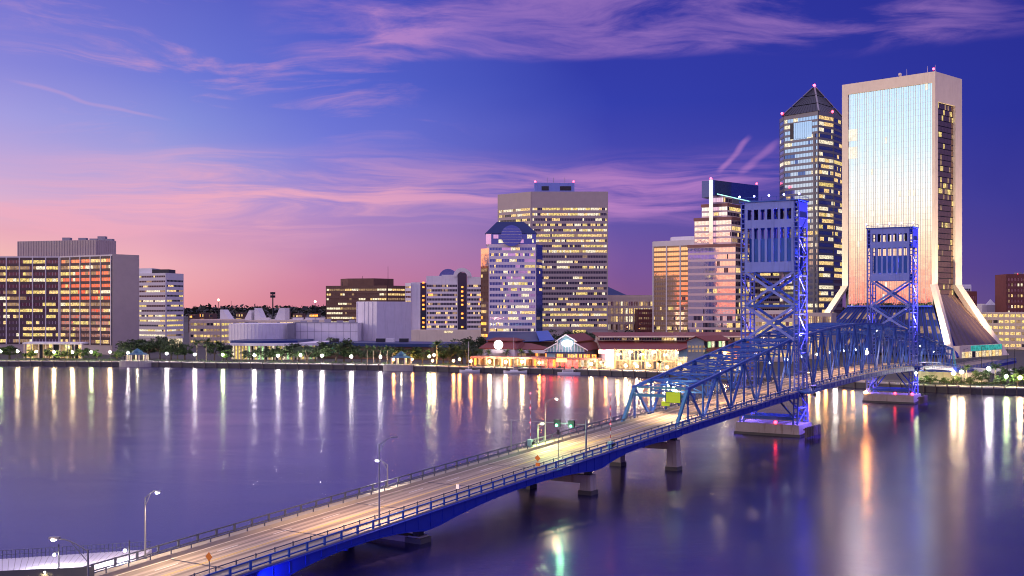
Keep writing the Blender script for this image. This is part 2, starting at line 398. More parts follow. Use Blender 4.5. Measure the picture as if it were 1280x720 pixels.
mb.build('ground', M['land'])['kind'] = 'structure'
# strip of riverwalk paving and lawn on the bank
def shore_at(x):           # shore point on the view ray through image column x, and inland unit vector
    k = (x-640)/F
    for (ax, ay), (bx, by) in zip(SHORE, SHORE[1:]):
        den = (bx-ax)-k*(by-ay)
        if abs(den) < 1e-9: continue
        t = (k*ay-ax)/den
        if -1e-6 <= t <= 1+1e-6 and ay+t*(by-ay) > 0:
            u = V((bx-ax, by-ay, 0)).normalized(); return V((ax+t*(bx-ax), ay+t*(by-ay), 0)), u, V((-u.y, u.x, 0))
    raise ValueError(x)
def bank(x, inland, z=2.45):
    p, u, n = shore_at(x); p = p+V((p.x, p.y, 0)).normalized()*inland; return V((p.x, p.y, z))
def strip(name, i0, i1, z, mat, xs):
    mb = MB(); P = [(bank(x, i0, z), bank(x, i1, z)) for x in xs]
    for (a, b_), (c, d) in zip(P, P[1:]): mb.face([a, c, d, b_])
    mb.build(name, mat)['kind'] = 'structure'
M['pave'] = pm('riverwalk_paving', (.34,.29,.27), .7, var=.15, scale=.5)
XS = [-40,0,80,160,240,320,400,480,535,590,645,700,760,820,900,960,1040,1100,1150,1185,1220,1280,1320]
strip('path', .5, 8, 2.45, M['pave'], XS)
strip('lawn', 9, 22, 2.45, M['grass'], [x for x in XS if x <= 590])
strip('grass_bank', 9, 24, 2.45, M['grass'], [x for x in XS if x >= 1150])
# ------------------------------------------------------------------ facade machinery
def facade(T, wall, P0, P1, rows, bays, mats=WIN, prob=.4, spand=0, mullmi=0, e=.30, mw=.10, big=0, bigw=.5, zfull=None, name='window_band', rowprob=None, endw=.6, run=.65, lits=(1,2,3,4), wts=(4,4,3,3), panefn=None):
    """ribbons of panes between P0 and P1 (left to right seen from outside); spandrels and mullions go into wall"""
    P0, P1 = V((P0[0],P0[1],0)), V((P1[0],P1[1],0)); L = (P1-P0).length; u = (P1-P0)/L; n = V((u.y,-u.x,0))
    zs = sorted(rows); x0, x1 = endw, L-endw; st = (x1-x0)/bays
    lo, hi = (zfull if zfull else (zs[0][0]-.8, zs[-1][1]+.8))
    edges = [lo]+[q for r in zs for q in r]+[hi]
    for i in range(0, len(edges), 2):
        if edges[i+1]-edges[i] > .02:
            wall.obox(P0+V((0,0,edges[i])), u*L, n*e, V((0,0,edges[i+1]-edges[i])), spand)
    for ri, (za, zb) in enumerate(zs):
        mbq = MB(); p = rowprob[ri % len(rowprob)] if rowprob else prob
        cur = 0
        for k in range(bays):
            if k == 0 or random.random() > run:
                cur = random.choices(lits, wts)[0] if random.random() < p else 0
            if panefn: cur2 = panefn(ri, k, cur)
            else: cur2 = cur
            a, b_ = x0+k*st, x0+(k+1)*st
            q = P0+n*.05
            mbq.face([q+u*a+V((0,0,za)), q+u*b_+V((0,0,za)), q+u*b_+V((0,0,zb)), q+u*a+V((0,0,zb))], cur2)
        mbq.build(name, list(mats), T)
    if mw:
        for k in range(bays+1):
            bigone = big and k % big == 0
            ww = bigw if bigone else mw; ee = e+.28 if bigone else e-.02
            a = x0+k*st-ww/2
            if bigone: wall.obox(P0+u*a+V((0,0,lo))+n*.012, u*ww, n*ee, V((0,0,hi-lo+.05)), mullmi)
            else:
                for za, zb in zs: wall.obox(P0+u*a+V((0,0,za)), u*ww, n*(.14), V((0,0,zb-za)), mullmi)
    if endw:
        for a in (0., L-endw): wall.obox(P0+u*a+V((0,0,lo))+n*.006, u*endw, n*(e+.03), V((0,0,hi-lo)), spand)
def rows(z0, z1, n, frac=.5, off=.25):
    p = (z1-z0)/n; return [(z0+p*(i+off), z0+p*(i+off+frac)) for i in range(n)]
def centre(poly): return V((sum(p[0] for p in poly)/len(poly), sum(p[1] for p in poly)/len(poly), 2.4))
def parapet(wall, poly, z, h=1.2, t=.4, mi=0):
    n = len(poly)
    for i in range(n):
        a, b_ = V((*poly[i][:2],0)), V((*poly[(i+1)%n][:2],0)); u = (b_-a).normalized(); nn = V((-u.y,u.x,0))
        wall.obox(a+nn*.02+u*.021+V((0,0,z-.004)), b_-a-u*.042, nn*t, V((0,0,h)), mi)
def roofkit(T, poly, z, k=3, mat=None, seed=0, s=3.):
    r = random.Random(seed); c = centre(poly)
    for i in range(k):
        q = c.lerp(V((*poly[r.randrange(len(poly))][:2],0)), r.uniform(.1,.6)); mb = MB()
        sx, sy, h = r.uniform(.5,1)*s, r.uniform(.5,1)*s, r.uniform(1.2,2.6)
        mb.box(q.x-sx, q.x+sx, q.y-sy, q.y+sy, z-.01, z+h); mb.tube((q.x,q.y,z+h),(q.x,q.y,z+h+.5),.5)
        mb.build('roof_unit', mat or M['grey'], T)
def redlight(T, p, r=.7):
    MB().tube(V(p)-V((0,0,1.6)), V(p)-V((0,0,r*.8)), .12).build('beacon_post', M['dark'], T)
    MB().sphere(p, r, 8, 5).build('beacon_light', M['lamp_r'], T, smooth=True)
# ================================================================== BUILDINGS
def polyp(*xd): return [tuple(px(x, d)[:2]) for x, d in xd]
def bld(name, label, cat, poly, group=None): return thing(name, label, cat, centre(poly), group)
def back(poly, dy, sx=1.0):
    return poly
# ---- A: long office block with pale grid, blank end wall
a0, a1, a2, a3 = px(-42,716), px(75,715), px(140,690), px(173,705)
pol = [a0[:2], a1[:2], a2[:2], a3[:2], (a3.x-28, a3.y+52), (a0.x-10, a0.y+52)]
T = bld('office_block', 'long gridded glass office block with blank concrete end wall, far left of the waterfront', 'office building', pol)
wl = MB().prism(pol, 2.4, 61.6)
RA = rows(8.2, 60.9, 14, .52, .22)
rp = [.45,.35,.75,.45,.85,.55,.85,.6,.95,.75,.15,.95,.25,.9,.5]
SA = [M['smoke'], M['warm'], M['yel'], M['cool'], M['dim']]
facade(T, wl, a0, a1, RA, 28, SA, rowprob=list(reversed([.5,.8,.2,.8,.12,.55,.9,.5,.85,.6,.5,.4,.4,.2])), spand=1, mullmi=2, e=.25, mw=.16, big=4, bigw=.7, zfull=(8,61.5), run=.55)
SB = [M['sunset_tint'], M['warm'], M['yel'], M['cool'], M['dim']]
facade(T, wl, a1, a2, RA, 20, SB, rowprob=list(reversed([.4,.6,.25,.3,.15,.5,.4,.85,.85,.1,.7,.25,.35,.5])), spand=1, mullmi=2, e=.25, mw=.16, big=4, bigw=.7, zfull=(8,61.5), run=.55)
wl.obox(a2+V((.3,0,2.4)), a3-a2, V((.25,-.2,0)), V((0,0,60.2)), 0)
parapet(wl, pol, 61.6, .8, .5, 2)
wl.build('wall', [M['tan'], M['spand'], M['mull']], T)
q0, q1, q2 = px(22,729), px(119,712), px(144,722)
pp = [q0[:2], q1[:2], q2[:2], (q2.x-12, q2.y+26), (q0.x-6, q0.y+30)]
pm_ = MB().prism(pp, 61.61, 72.4)
for (a, b_, n) in ((q0,q1,30),(q1,q2,9)):
    u = (b_-a)/n; nn = V((u.y,-u.x,0)).normalized()
    for k in range(n+1): pm_.obox(a+u*k+V((0,0,61.7)), u*.3, nn*.3, V((0,0,10.6)), 0)
pm_.build('plant_room', M['tan'], T)
for k, (sx, z) in enumerate(((84,2.2),(104,2.0),(118,1.6),(128,3.0),(137,1.4))):
    c = px(sx, 727); MB().box(c.x-2.4, c.x+2.4, c.y-2, c.y+2, 72.38, 72.4+z).build('roof_unit', M['grey'], T)
# entrance pavilion of the block
p0, p1 = px(28,642), px(103,636)
pol = [p0[:2], p1[:2], (p1.x-4, p1.y+20), (p0.x-4, p0.y+20)]
T = bld('entrance_pavilion', 'flat roofed glass pavilion with thin glowing columns, before the long gridded office block', 'pavilion', pol)
MB().prism(pol, 10.2, 11.1).build('roof_slab', M['white'], T)
gl = MB(); 
for k in range(17):
    a = p0.lerp(p1, .04+.92*k/17)+V((0,2.5,0)); b_ = p0.lerp(p1, .04+.92*(k+1)/17)+V((0,2.5,0))
    gl.face([a+V((0,0,2.45)), b_+V((0,0,2.45)), b_+V((0,0,10.2)), a+V((0,0,10.2))], random.choice((0,1,1,2,3)))
gl.build('glass_wall', [M['glass'], M['dim'], M['yel'], M['warm']], T)
for k in range(9):
    a = p0.lerp(p1, .02+.96*k/8); MB().tube(a+V((0,.8,2.4)), a+V((0,.8,10.25)), .35).build('column', M['cream'], T)
# ---- B: stepped white office
b0, b1, b2 = px(172,815), px(207.5,800), px(229,822)
pol = [b0[:2], b1[:2], b2[:2], (b2.x-14, b2.y+30), (b0.x-5, b0.y+30)]
T = bld('white_office', 'mid rise white office with dark window strips, right of the gridded block', 'office building', pol)
wl = MB().prism(pol, 2.4, 54.6)
rpb = [.9,.85,.6,.9,.7,.6,.5,.45,.35,.3,.35,.2,.3]
facade(T, wl, b0, b1, rows(9.5, 54, 13, .36, .3), 16, rowprob=rpb, mw=.12, zfull=(9,54.6), run=.7)
facade(T, wl, b1, b2, rows(9.5, 51, 12, .36, .3), 12, rowprob=rpb, mw=.12, zfull=(9,54.6), run=.7)
for k in range(6):
    a = b1.lerp(b2, .1+.15*k); wl.obox(a+V((0,-1.4,2.4)), (b2-b1)*.04, V((.5,1.3,0)), V((0,0,6.5)))
wl.build('wall', [M['white'], M['mull']], T)
c0, c1, c2 = px(173,818), px(190,812), px(211,808)
MB().prism([c0[:2], c1[:2], (c1.x, c1.y+18), (c0.x, c0.y+18)], 54.61, 58.3).build('parapet_block', M['white'], T)
MB().prism([c1[:2], c2[:2], (c2.x, c2.y+16), (c1.x, c1.y+16)], 54.61, 57.4).build('plant_room', M['dark'], T)
e0, e1 = px(208,795), px(228,815)
gl = MB().face([e0+V((0,0,2.5)), e1+V((0,0,2.5)), e1+V((0,0,8.8)), e0+V((0,0,8.8))]); gl.build('entrance_glass', M['shop'], T)
# ---- C: parking deck + roof with slanted vents
c0, c1, c2 = px(237,852), px(276,846), px(306,872)
pol = [c0[:2], c1[:2], c2[:2], (c2.x-8, c2.y+34), (c0.x-5, c0.y+34)]
T = bld('parking_deck', 'low cream parking deck with four lit open levels behind the trees left of the theatre', 'parking deck', pol)
wl = MB().prism(pol, 2.4, 20.8)
for A_, B_, n in ((c0,c1,9),(c1,c2,8)):
    facade(T, wl, A_, B_, rows(3.2, 20.4, 4, .42, .3), n, [M['dark'], M['yel'], M['warm'], M['dim']], prob=.85, lits=(1,2,3), wts=(3,2,3), mw=.5, zfull=(2.5,20.8), name='open_level', run=.3)
parapet(wl, pol, 20.8, .9)
wl.build('wall', [M['cream'], M['cream']], T)
c0, c1 = px(268,905), px(424,905)
pol = [c0[:2], c1[:2], (c1.x, c1.y+60), (c0.x, c0.y+60)]
T = bld('vented_hall', 'long flat cream hall with four white slanted roof vents behind the theatre', 'hall', pol)
wl = MB().prism(pol, 2.4, 20.6); facade(T, wl, c0, c1, [(16.6,19.2)], 40, [M['dark'], M['yel'], M['dim'], M['warm']], prob=.6, lits=(1,2,3), wts=(2,3,2), mw=.3, zfull=(2.5,20.6))
wl.build('wall', [M['cream'], M['cream']], T)
for (xa, xb, yt, flip) in ((275,287,387,0),(305,314,388,1),(318,328,385,0),(343,356,385,1)):
    A_, B_ = px(xa,915), px(xb,915); zt = zy(yt,915); mb = MB()
    tri = [(A_.x,20.6),(B_.x,20.6),(B_.x if flip else A_.x+2.2,zt),(A_.x+4 if flip else A_.x,zt)]
    k = [V((x,915,z)) for x, z in tri]; k2 = [q+V((2,9,0)) for q in k]
    mb.face(k); mb.face(k2[::-1])
    for i in range(4): mb.face([k[i],k2[i],k2[(i+1)%4],k[(i+1)%4]])
    mb.build('roof_vent', M['white'], T)
for xq in (330, 372, 388, 400):
    q = px(xq, 912); MB().box(q.x-4, q.x+4, 912, 918, 20.58, 22.6).build('roof_unit', M['white'], T)
# ---- D: theatre group
def arcpoly(xa, xb, d, bulge, n=14, deep=36):
    A_, B_ = px(xa,d), px(xb,d); pts = []
    for i in range(n+1):
        t = i/n; p = A_.lerp(B_, t); pts.append((p.x, p.y-bulge*sin(pi*t)))
    return pts+[(B_.x+3, B_.y+deep), (A_.x+3, A_.y+deep)]
pol = arcpoly(286, 448, 668, 0, 2, 60)
T = bld('theatre', 'white theatre with ribbed drum, tall fly tower and glowing curved foyer on the riverbank', 'theatre', pol)
dr = arcpoly(286, 359, 664, 9, 16, 40); wl = MB().prism(dr, 10.9, 21.4)
for (x, y) in dr[:17]: wl.box(x-.12, x+.12, y-.16, y+.3, 11, 21.4)
wl.build('auditorium_drum', M['lav'], T)
k0, k1 = px(359,660), px(366.5,668)
MB().prism([k0[:2], k1[:2], (k1.x, k1.y+30), (k0.x, k0.y+30)], 10.9, 21.5).build('return_wall', M['grey'], T)
k0, k1 = px(366.5,676), px(447,672)
MB().prism([k0[:2], k1[:2], (k1.x, k1.y+40), (k0.x, k0.y+40)], 2.4, 21.6).build('side_wall', M['lav'], T)
mb = MB()
for k in range(1,9): q = k0.lerp(k1,k/9); mb.box(q.x-.09,q.x+.09,q.y-.06,q.y+.3,11.2,21.5)
mb.obox(k0+V((0,-.07,16.6)), k1-k0, V((0,.06,0)), V((0,0,.14)))
mb.build('panel_joints', M['grey'], T)
MB().obox(k0+V((0,-.25,21.58)), k1-k0, V((0,.6,0)), V((0,0,.45))).build('coping', M['grey'], T)
for k in range(5): q = k0.lerp(k1,.12+.19*k); MB().box(q.x-1.8,q.x+1.8,q.y+8,q.y+11,21.58,22.9+.5*(k%3)).build('roof_unit', M['grey'], T)
k0, k1, k2 = px(446,694), px(471,684), px(514,704)
ft = MB().prism([k0[:2], k1[:2], k2[:2], (k2.x-3, k2.y+26), (k0.x-1, k0.y+30)], 2.4, 34.2)
for t in (0,.36,.56,.78):
    a = k0.lerp(k1, t); ft.obox(a+V((0,0,11)), (k1-k0)*.02, V((-.2,-.4,0)), V((0,0,23)))
for t in (.25,.5,.75):
    a = k1.lerp(k2, t); ft.obox(a+V((0,0,11)), (k2-k1)*.006, V((.1,-.15,0)), V((0,0,23)))
ft.build('fly_tower', M['lav'], T)
MB().prism(arcpoly(286, 398, 628, 7, 20, 40), 9.9, 11.3).build('foyer_roof', M['lav'], T)
MB().prism(arcpoly(288, 372, 632, 6.5, 18, 34), 11.31, 12.6).build('foyer_upstand', M['blueroof'], T)
fp = arcpoly(290, 396, 631, 7, 24, 30); gl = MB()
for i, ((x, y), (x2, y2)) in enumerate(zip(fp[:24], fp[1:25])):
    gl.face([(x,y,2.45),(x2,y2,2.45),(x2,y2,9.9),(x,y,9.9)], random.choice((0,1,1,2,3)))
gl.build('foyer_glass', [M['glass'], M['yel'], M['green'], M['cool']], T)
for i in range(0, 25):
    x, y = fp[i]; MB().box(x-.35, x+.35, y-1.2, y-.3, 2.4, 9.95).build('column', M['cream'], T)
k0, k1 = px(398,640), px(566,612)
MB().prism([k0[:2], k1[:2], (k1.x+3, k1.y+40), (k0.x+3, k0.y+40)], 9.4, 11.2).build('flat_roof', M['blueroof'], T)
lw = MB().prism([(k0.x+1,k0.y+1.4), (k1.x-1,k1.y+1.4), (k1.x, k1.y+34), (k0.x+4, k0.y+34)], 2.4, 9.4)
facade(T, lw, px(400,641.2), px(500,624.5), [(5.2,8.6)], 30, [M['glass'], M['warm'], M['yel'], M['teal']], prob=.6, lits=(1,2,3), wts=(2,2,2), mw=.25, zfull=(2.5,9.2))
lw.build('lower_wall', [M['brown'], M['mull']], T)
for xq in (418, 476, 488, 505): 
    q = px(xq, 650); MB().box(q.x-2.5, q.x+2.5, q.y-2, q.y+2, 11.19, 13.2).build('roof_unit', M['dark'] if xq != 488 else M['white'], T)
# ---- E: brown brick office
e0, e1, e2 = px(407.5,905), px(484,890), px(506.5,908)
pol = [e0[:2], e1[:2], e2[:2], (e2.x-2, e2.y+30), (e0.x+3, e0.y+30)]
T = bld('brown_office', 'brown brick office with pale lit window rows, behind the theatre fly tower', 'office building', pol)
wl = MB().prism(pol, 2.4, 47.6)
RE = rows(17, 46.2, 8, .42, .3)
SE = [M['bronze'], M['cool'], M['warm'], M['dim']]
facade(T, wl, e0, e1, RE, 26, SE, prob=.75, lits=(1,2,3), wts=(3,2,3), mw=.25, zfull=(3,47.6))
facade(T, wl, e1, e2, RE, 8, SE, prob=.6, lits=(1,2,3), wts=(4,2,2), mw=.3, zfull=(3,47.6))
wl.build('wall', [M['brown'], M['brown']], T)
f0, f1, f2 = px(435,915), px(467,908), px(492,925)
MB().prism([f0[:2], f1[:2], f2[:2], (f2.x-8, f2.y+14), (f0.x-8, f0.y+14)], 47.61, 53.6).build('plant_room', M['brown'], T)
for xq, yt in ((485,333),(428,352),(453,345)):
    q = px(xq, 916); MB().tube((q.x,q.y,47.6), (q.x,q.y,zy(yt,916)), .22, .12, 6).build('antenna', M['dark'], T)
# ---- F: hotel with arched crown
h0, h1, h2, h3 = px(507,868), px(514,855), px(525.5,855), px(604,868)
pol = [h1[:2], h3[:2], (h3.x, h3.y+24), (h1.x-6, h1.y+24)]
T = bld('hotel', 'pale hotel with dark balcony strips, white end wall and arched crown on the roof', 'hotel', pol)
d = 860
def hx(x): return px(x, d)
wl = MB().prism([hx(514)[:2], hx(604)[:2], (hx(604).x, d+24), (hx(514).x, d+24)], 13, 49.2)
wl.obox(hx(514)+V((0,-1.5,2.4)), hx(525.5)-hx(514), V((0,1.5,0)), V((0,0,46.9)))
RF = rows(14.6, 48.4, 10, .52, .25)
SF = [M['glass'], M['warm'], M['dim'], M['orange']]
facade(T, wl, hx(533), hx(572), RF, 20, SF, prob=.28, lits=(1,2,3), wts=(2,3,1), mw=.12, zfull=(13.5,49.2), run=.3, endw=.3)
facade(T, wl, hx(583.5), hx(604), RF, 10, SF, prob=.18, lits=(1,2,3), wts=(1,2,2), mw=.12, zfull=(13.5,49.2), run=.3, endw=.3)
wl.build('wall', [M['lav'], M['mull']], T)
for xa, xb, zt, nm in ((525.5,533,48.9,'stair_glazing'),(572,583.5,56.5,'lift_glazing')):
    mb = MB(); A_, B_ = hx(xa), hx(xb); mb.obox(A_+V((0,-.5,13.5)), B_-A_, V((0,.49,0)), V((0,0,zt-13.5)), 0)
    for k in range(11):
        if random.random() < .8:
            cx = (A_.x+B_.x)/2; z = 15.5+k*3.3; mb.face([(cx-.8,d-.56,z),(cx+.8,d-.56,z),(cx+.8,d-.56,z+1.3),(cx-.8,d-.56,z+1.3)], 1)
    mb.build(nm, [M['glass'], M['orange']], T)
cw = MB().prism([hx(533)[:2], hx(552)[:2], (hx(552).x, d+20), (hx(533).x, d+20)], 49.21, 54.2)
cw.prism([hx(584)[:2], hx(604)[:2], (hx(604).x, d+20), (hx(584).x, d+20)], 49.21, 53.4)
cw.prism([hx(552)[:2], hx(572)[:2], (hx(572).x, d+20), (hx(552).x, d+20)], 49.21, 55)
cw.build('crown_block', M['lav'], T)
ar = MB(); cx, zc, ro, ri = hx(577.7).x, 53.6, 6.6, 3.7
for i in range(14):
    t0, t1 = pi*i/14, pi*(i+1)/14; q = []
    for r_, t in ((ri,t0),(ro,t0),(ro,t1),(ri,t1)): q.append(V((cx+r_*cos(t), d-.8, zc+r_*sin(t))))
    q2 = [p+V((0,18,0)) for p in q]
    ar.face(q[::-1]); ar.face([q[1],q2[1],q2[2],q[2]]); ar.face([q[3],q2[3],q2[0],q[0]]); ar.face(q2)
ar.build('roof_arch', M['lav'], T)
va = MB(); cx2 = hx(560).x
for i in range(10):
    t0, t1 = pi*i/10, pi*(i+1)/10
    a, b_ = V((cx2+7*cos(t0), d+1, 52.5+7*sin(t0))), V((cx2+7*cos(t1), d+1, 52.5+7*sin(t1)))
    va.face([a, a+V((0,14,0)), b_+V((0,14,0)), b_]); va.face([a, b_, V((cx2,d+1,52.5))])
va.build('barrel_roof', M['glassblue'], T)
l0, l1 = px(507,862), px(514,857)
sl_ = MB().prism([l0[:2], l1[:2], (l1.x, l1.y+18), (l0.x, l0.y+18)], 2.4, 48.8)
facade(T, sl_, l0, l1, rows(26, 47.5, 6, .4, .3), 3, SF, prob=.6, lits=(1,2), wts=(2,2), mw=.1, zfull=(14,48.8), endw=.2)
sl_.build('side_wing', [M['lav'], M['mull']], T)
p0, p1 = px(514,838), px(604,838)
MB().prism([p0[:2], p1[:2], (p1.x, p1.y+19), (p0.x, p0.y+19)], 2.4, 14.2).build('podium', M['cream'], T)
mb = MB(); a, b_ = px(555,837.8), px(566,837.8); mb.face([a+V((0,0,12.2)), b_+V((0,0,12.2)), b_+V((0,0,13.6)), a+V((0,0,13.6))]); mb.build('podium_light', M['shop'], T)
# ---- G: silver tower with blue mansard and round window
d = 690; g0, g1, g2 = px(611,690), px(670,690), px(677.5,702)
pol = [g0[:2], g1[:2], g2[:2], (g2.x-2, g2.y+26), (g0.x-2, g0.y+38)]
T = bld('silver_tower', 'short silver banded tower with blue mansard roof and big round window', 'office tower', pol)
wl = MB().prism(pol, 2.4, 68.4)
RG = rows(15.5, 67.4, 15, .48, .26)
SG = [M['glassblue'], M['warm'], M['cool'], M['yel'], M['mirrorpink']]
random.seed(31)
facade(T, wl, g0, g1, RG, 30, SG, panefn=lambda ri,k,c: ((0 if random.random()<.85 else 1) if k < 10 - (ri % 3) and ri > 2 else c) if ri < 14 else c, rowprob=[.8,.6,.8,.8,.85,.7,.75,.7,.8,.7,.55,.8,.7,.75,.8], lits=(1,2,3,4), wts=(2,3,2,4), mw=.12, zfull=(13,68.4), run=.55, endw=.5)
facade(T, wl, g1, g2, RG, 6, [M['glassblue'], M['warm'], M['dim']], prob=.12, lits=(1,2), wts=(1,1), mw=.08, spand=2, mullmi=2, zfull=(8,68.4), run=.5, endw=.1)
wl.build('wall', [M['silver'], M['mull'], M['glassblue']], T)
s0, s1 = px(601.5,698), px(611.5,692)
lw = MB().prism([s0[:2], s1[:2], (s1.x, s1.y+22), (s0.x, s0.y+22)], 2.4, 66.2)
facade(T, lw, s0, s1, rows(12, 55, 12, .5, .25), 5, [M['bronze'], M['dim'], M['warm'], M['orange']], prob=.5, lits=(1,2,3), wts=(3,1,1), mw=.08, spand=2, mullmi=2, zfull=(8,55.5), endw=.1)
lw.obox(s0+V((0,0,55.6)), s1-s0, V((-.2,-.35,0)), V((0,0,10.4)), 0)
lw.build('side_wing', [M['mirrorpink'], M['mull'], M['bronze']], T)
t0, t1, t2 = px(608,692), px(670,688.5), px(671,692)
up = MB().prism([px(607.5,690.5)[:2], px(670,689.8)[:2], (px(670,690).x, 718), (px(607.5,690).x, 718)], 68.41, 74.8)
facade(T, up, px(614,690.3), px(670,689.8), [(69.2,71.3),(71.9,74.2)], 26, SG, prob=.35, lits=(1,2,4), wts=(1,1,3), mw=.1, zfull=(68.5,74.8), run=.4, endw=.3, spand=2, mullmi=2)
up.build('upper_wall', [M['mirrorpink'], M['mull'], M['glassblue']], T)
x0, x1 = px(606.5,690).x, px(671.5,690).x; y0, y1 = 687.6, 719
xi0, xi1 = px(621,690).x, px(655,690).x; zt = 82.2
ms = MB()
Q = [V((x0,y0,74.8)),V((x1,y0,74.8)),V((x1,y1,74.8)),V((x0,y1,74.8))]; QT = [V((xi0,y0+7,zt)),V((xi1,y0+7,zt)),V((xi1,y1-7,zt)),V((xi0,y1-7,zt))]
for i in range(4): ms.face([Q[i],Q[(i+1)%4],QT[(i+1)%4],QT[i]])
ms.face(QT); ms.face(Q[::-1])
ms.build('mansard_roof', M['blueroof'], T)
bay = MB(); cx, zc, r_ = px(639.5,690).x, 73.3, 6.3; n = 20; yy = 685.8
ring = [V((cx+r_*cos(pi*2*i/n), yy, zc+r_*sin(pi*2*i/n))) for i in range(n)]
bay.face(ring[::-1], 2)
for i in range(n): bay.face([ring[i], ring[(i+1)%n], ring[(i+1)%n]+V((0,8,0)), ring[i]+V((0,8,0))], 0)
for z in (-4,-2.4,-.8,.8,2.4,4):
    hw = sqrt(r_*r_-z*z); bay.box(cx-hw, cx+hw, yy-.12, yy-.01, zc+z-.10, zc+z+.10, 0)
bay.build('round_window', [M['mull'], M['mirrorpink'], M['glassblue']], T)
# ---- H: wide tan tower
h0, h1, h2 = px(622.5,822), px(664,800), px(760,800)
pol = [h0[:2], h1[:2], h2[:2], (h2.x+1, h2.y+34), (h0.x, h0.y+40)]
T = bld('wide_tan_tower', 'wide tan stone tower with many lit ribbon windows and small blue plant room', 'office tower', pol)
zt = zy(239.5, 800); zr = zy(258, 800)
wl = MB().prism(pol, 2.4, zt)
n = 23; RH = rows(zy(410,800), zr, n, .46, .27)
rp = list(reversed([.92,.85,.3,.6,.75,.8,.6,.75,.95,.1,.2,.6,.2,.12,.3,.35,.22,.12,.35,.85,.9,.35,.9]))
WH = [M['glass'], M['warm'], M['cool'], M['yel'], M['dim']]
facade(T, wl, h1, h2, RH, 46, WH, rowprob=rp, wts=(4,4,4,1), mw=.14, e=.35, zfull=(zy(412,800),zt), run=.5, endw=.9)
facade(T, wl, h0, h1, RH, 20, WH, rowprob=rp, wts=(4,4,4,1), mw=.14, e=.35, zfull=(zy(412,800),zt), run=.5, endw=.9)
wl.build('wall', [M['tan'], M['tan']], T)
u0, u1 = px(668,812), px(718,812)
pr = MB().prism([u0[:2], u1[:2], (u1.x, u1.y+14), (u0.x, u0.y+14)], zt+.01, zy(228.5,812))
for xa, xb in ((677,686),(700,714)):
    a, b_ = px(xa,811.8), px(xb,811.8); pr.face([a+V((0,0,zt+2)), b_+V((0,0,zt+2)), b_+V((0,0,zt+5)), a+V((0,0,zt+5))], 1)
pr.build('plant_room', [M['steelpale'], M['dark']], T)
for xq in (669,717): q = px(xq,813); redlight(T, (q.x,q.y,zy(227,813)), .7)
for xq in (684,692,706): q = px(xq,818); MB().tube((q.x,q.y,zy(229,818)), (q.x,q.y,zy(222,818)), .15).build('antenna', M['grey'], T)
lo = MB(); a, b_ = px(716,799.5), px(732,799.5)
for k in range(6):
    p, q = a.lerp(b_, k/6+.01), a.lerp(b_, (k+1)/6-.01); lo.face([p+V((0,0,2.5)), q+V((0,0,2.5)), q+V((0,0,15)), p+V((0,0,15))])
lo.build('lobby_glass', M['yel'], T)
# ---- I: background group between tan tower and gold tower
i0, i1 = px(756,905), px(787,905)
pol = [i0[:2], i1[:2], (i1.x, i1.y+24), (i0.x, i0.y+24)]
T = bld('pyramid_roofed_block', 'small block under a dark blue pyramid roof peeking out right of the wide tan tower', 'building', pol)
MB().prism(pol, 2.4, 39).build('wall', M['grey'], T)
c = centre(pol); ap = V((px(757,905).x, c.y, zy(356,905))); rf = MB(); P4 = [V((x,y,39.3)) for x, y in pol]
for i in range(4): rf.face([P4[i], P4[(i+1)%4], ap])
rf.face(P4[::-1]); rf.build('roof', M['blueroof'], T)
k0, k1 = px(759,862), px(817,862)
pol = [k0[:2], k1[:2], (k1.x, k1.y+20), (k0.x, k0.y+20)]
T = bld('classical_block', 'cream classical block with tall lit pilasters between the tan tower and the gold glass tower', 'building', pol)
wl = MB().prism(pol, 2.4, zy(370.5,862))
for k in range(9):
    a = k0.lerp(k1, .03+.94*k/9)
    wl.obox(a+V((0,-.9,12)), V((.8,0,0)), V((0,.9,0)), V((0,0,23)), 0)
facade(T, wl, k0, k1, [(14,18),(20,24),(26,30),(32,35)], 18, [M['bronze'], M['warm'], M['dim'], M['cool']], prob=.7, lits=(1,2,3), wts=(2,3,1), mw=.5, zfull=(12,zy(371,862)), run=.3)
parapet(wl, pol, zy(370.5,862), 1)
wl.build('wall', [M['cream'], M['cream']], T)
k0, k1 = px(797,835), px(817,835)
pol = [k0[:2], k1[:2], (k1.x, k1.y+20), (k0.x, k0.y+20)]
T = bld('dark_brick_block', 'small dark red brick block beside the foot of the gold glass tower', 'building', pol)
wl = MB().prism(pol, 2.4, zy(386.5,835)); facade(T, wl, k0, k1, rows(6, 28.5, 6, .4, .3), 8, [M['bronze'], M['dim']], prob=.25, lits=(1,), wts=(1,), mw=.5, zfull=(3,28.8))
wl.build('wall', [M['redbrick'], M['redbrick']], T)
# ---- J: gold glass slab
j0, j1 = px(816.5,802), px(868,780); zt = zy(301,790)
pol = [j0[:2], j1[:2], (j1.x+14, j1.y+26), (j0.x+14, j0.y+26)]
T = bld('gold_tower', 'slab tower of gold mirrored glass in tall bays, left of the stepped pink tower', 'office tower', pol)
wl = MB().prism(pol, 2.4, zt)
SJ = [M['gold'], M['warm'], M['yel'], M['smoke']]
facade(T, wl, j0, j1, rows(4.5, zt-4, 20, .62, .2), 24, SJ, rowprob=[.5,.35,.3,.4,.3,.35,.15,.25,.1,.04,.04,.03,0,0,0,0,0,0,0,0], lits=(1,2,3), wts=(2,2,2), mw=.06, e=.12, spand=1, mullmi=2, big=8, bigw=1.0, zfull=(3,zt), run=.4, endw=.1)
wl.obox(j0+V((0,0,zt-3.4)), j1-j0, V((-.15,-.45,0)), V((0,0,3.6)), 2)
wl.build('wall', [M['lav'], pm('bronze_spandrel', (.22,.14,.09), .35, .4, var=.1), M['mull']], T)
k0, k1 = px(840,806), px(868,796)
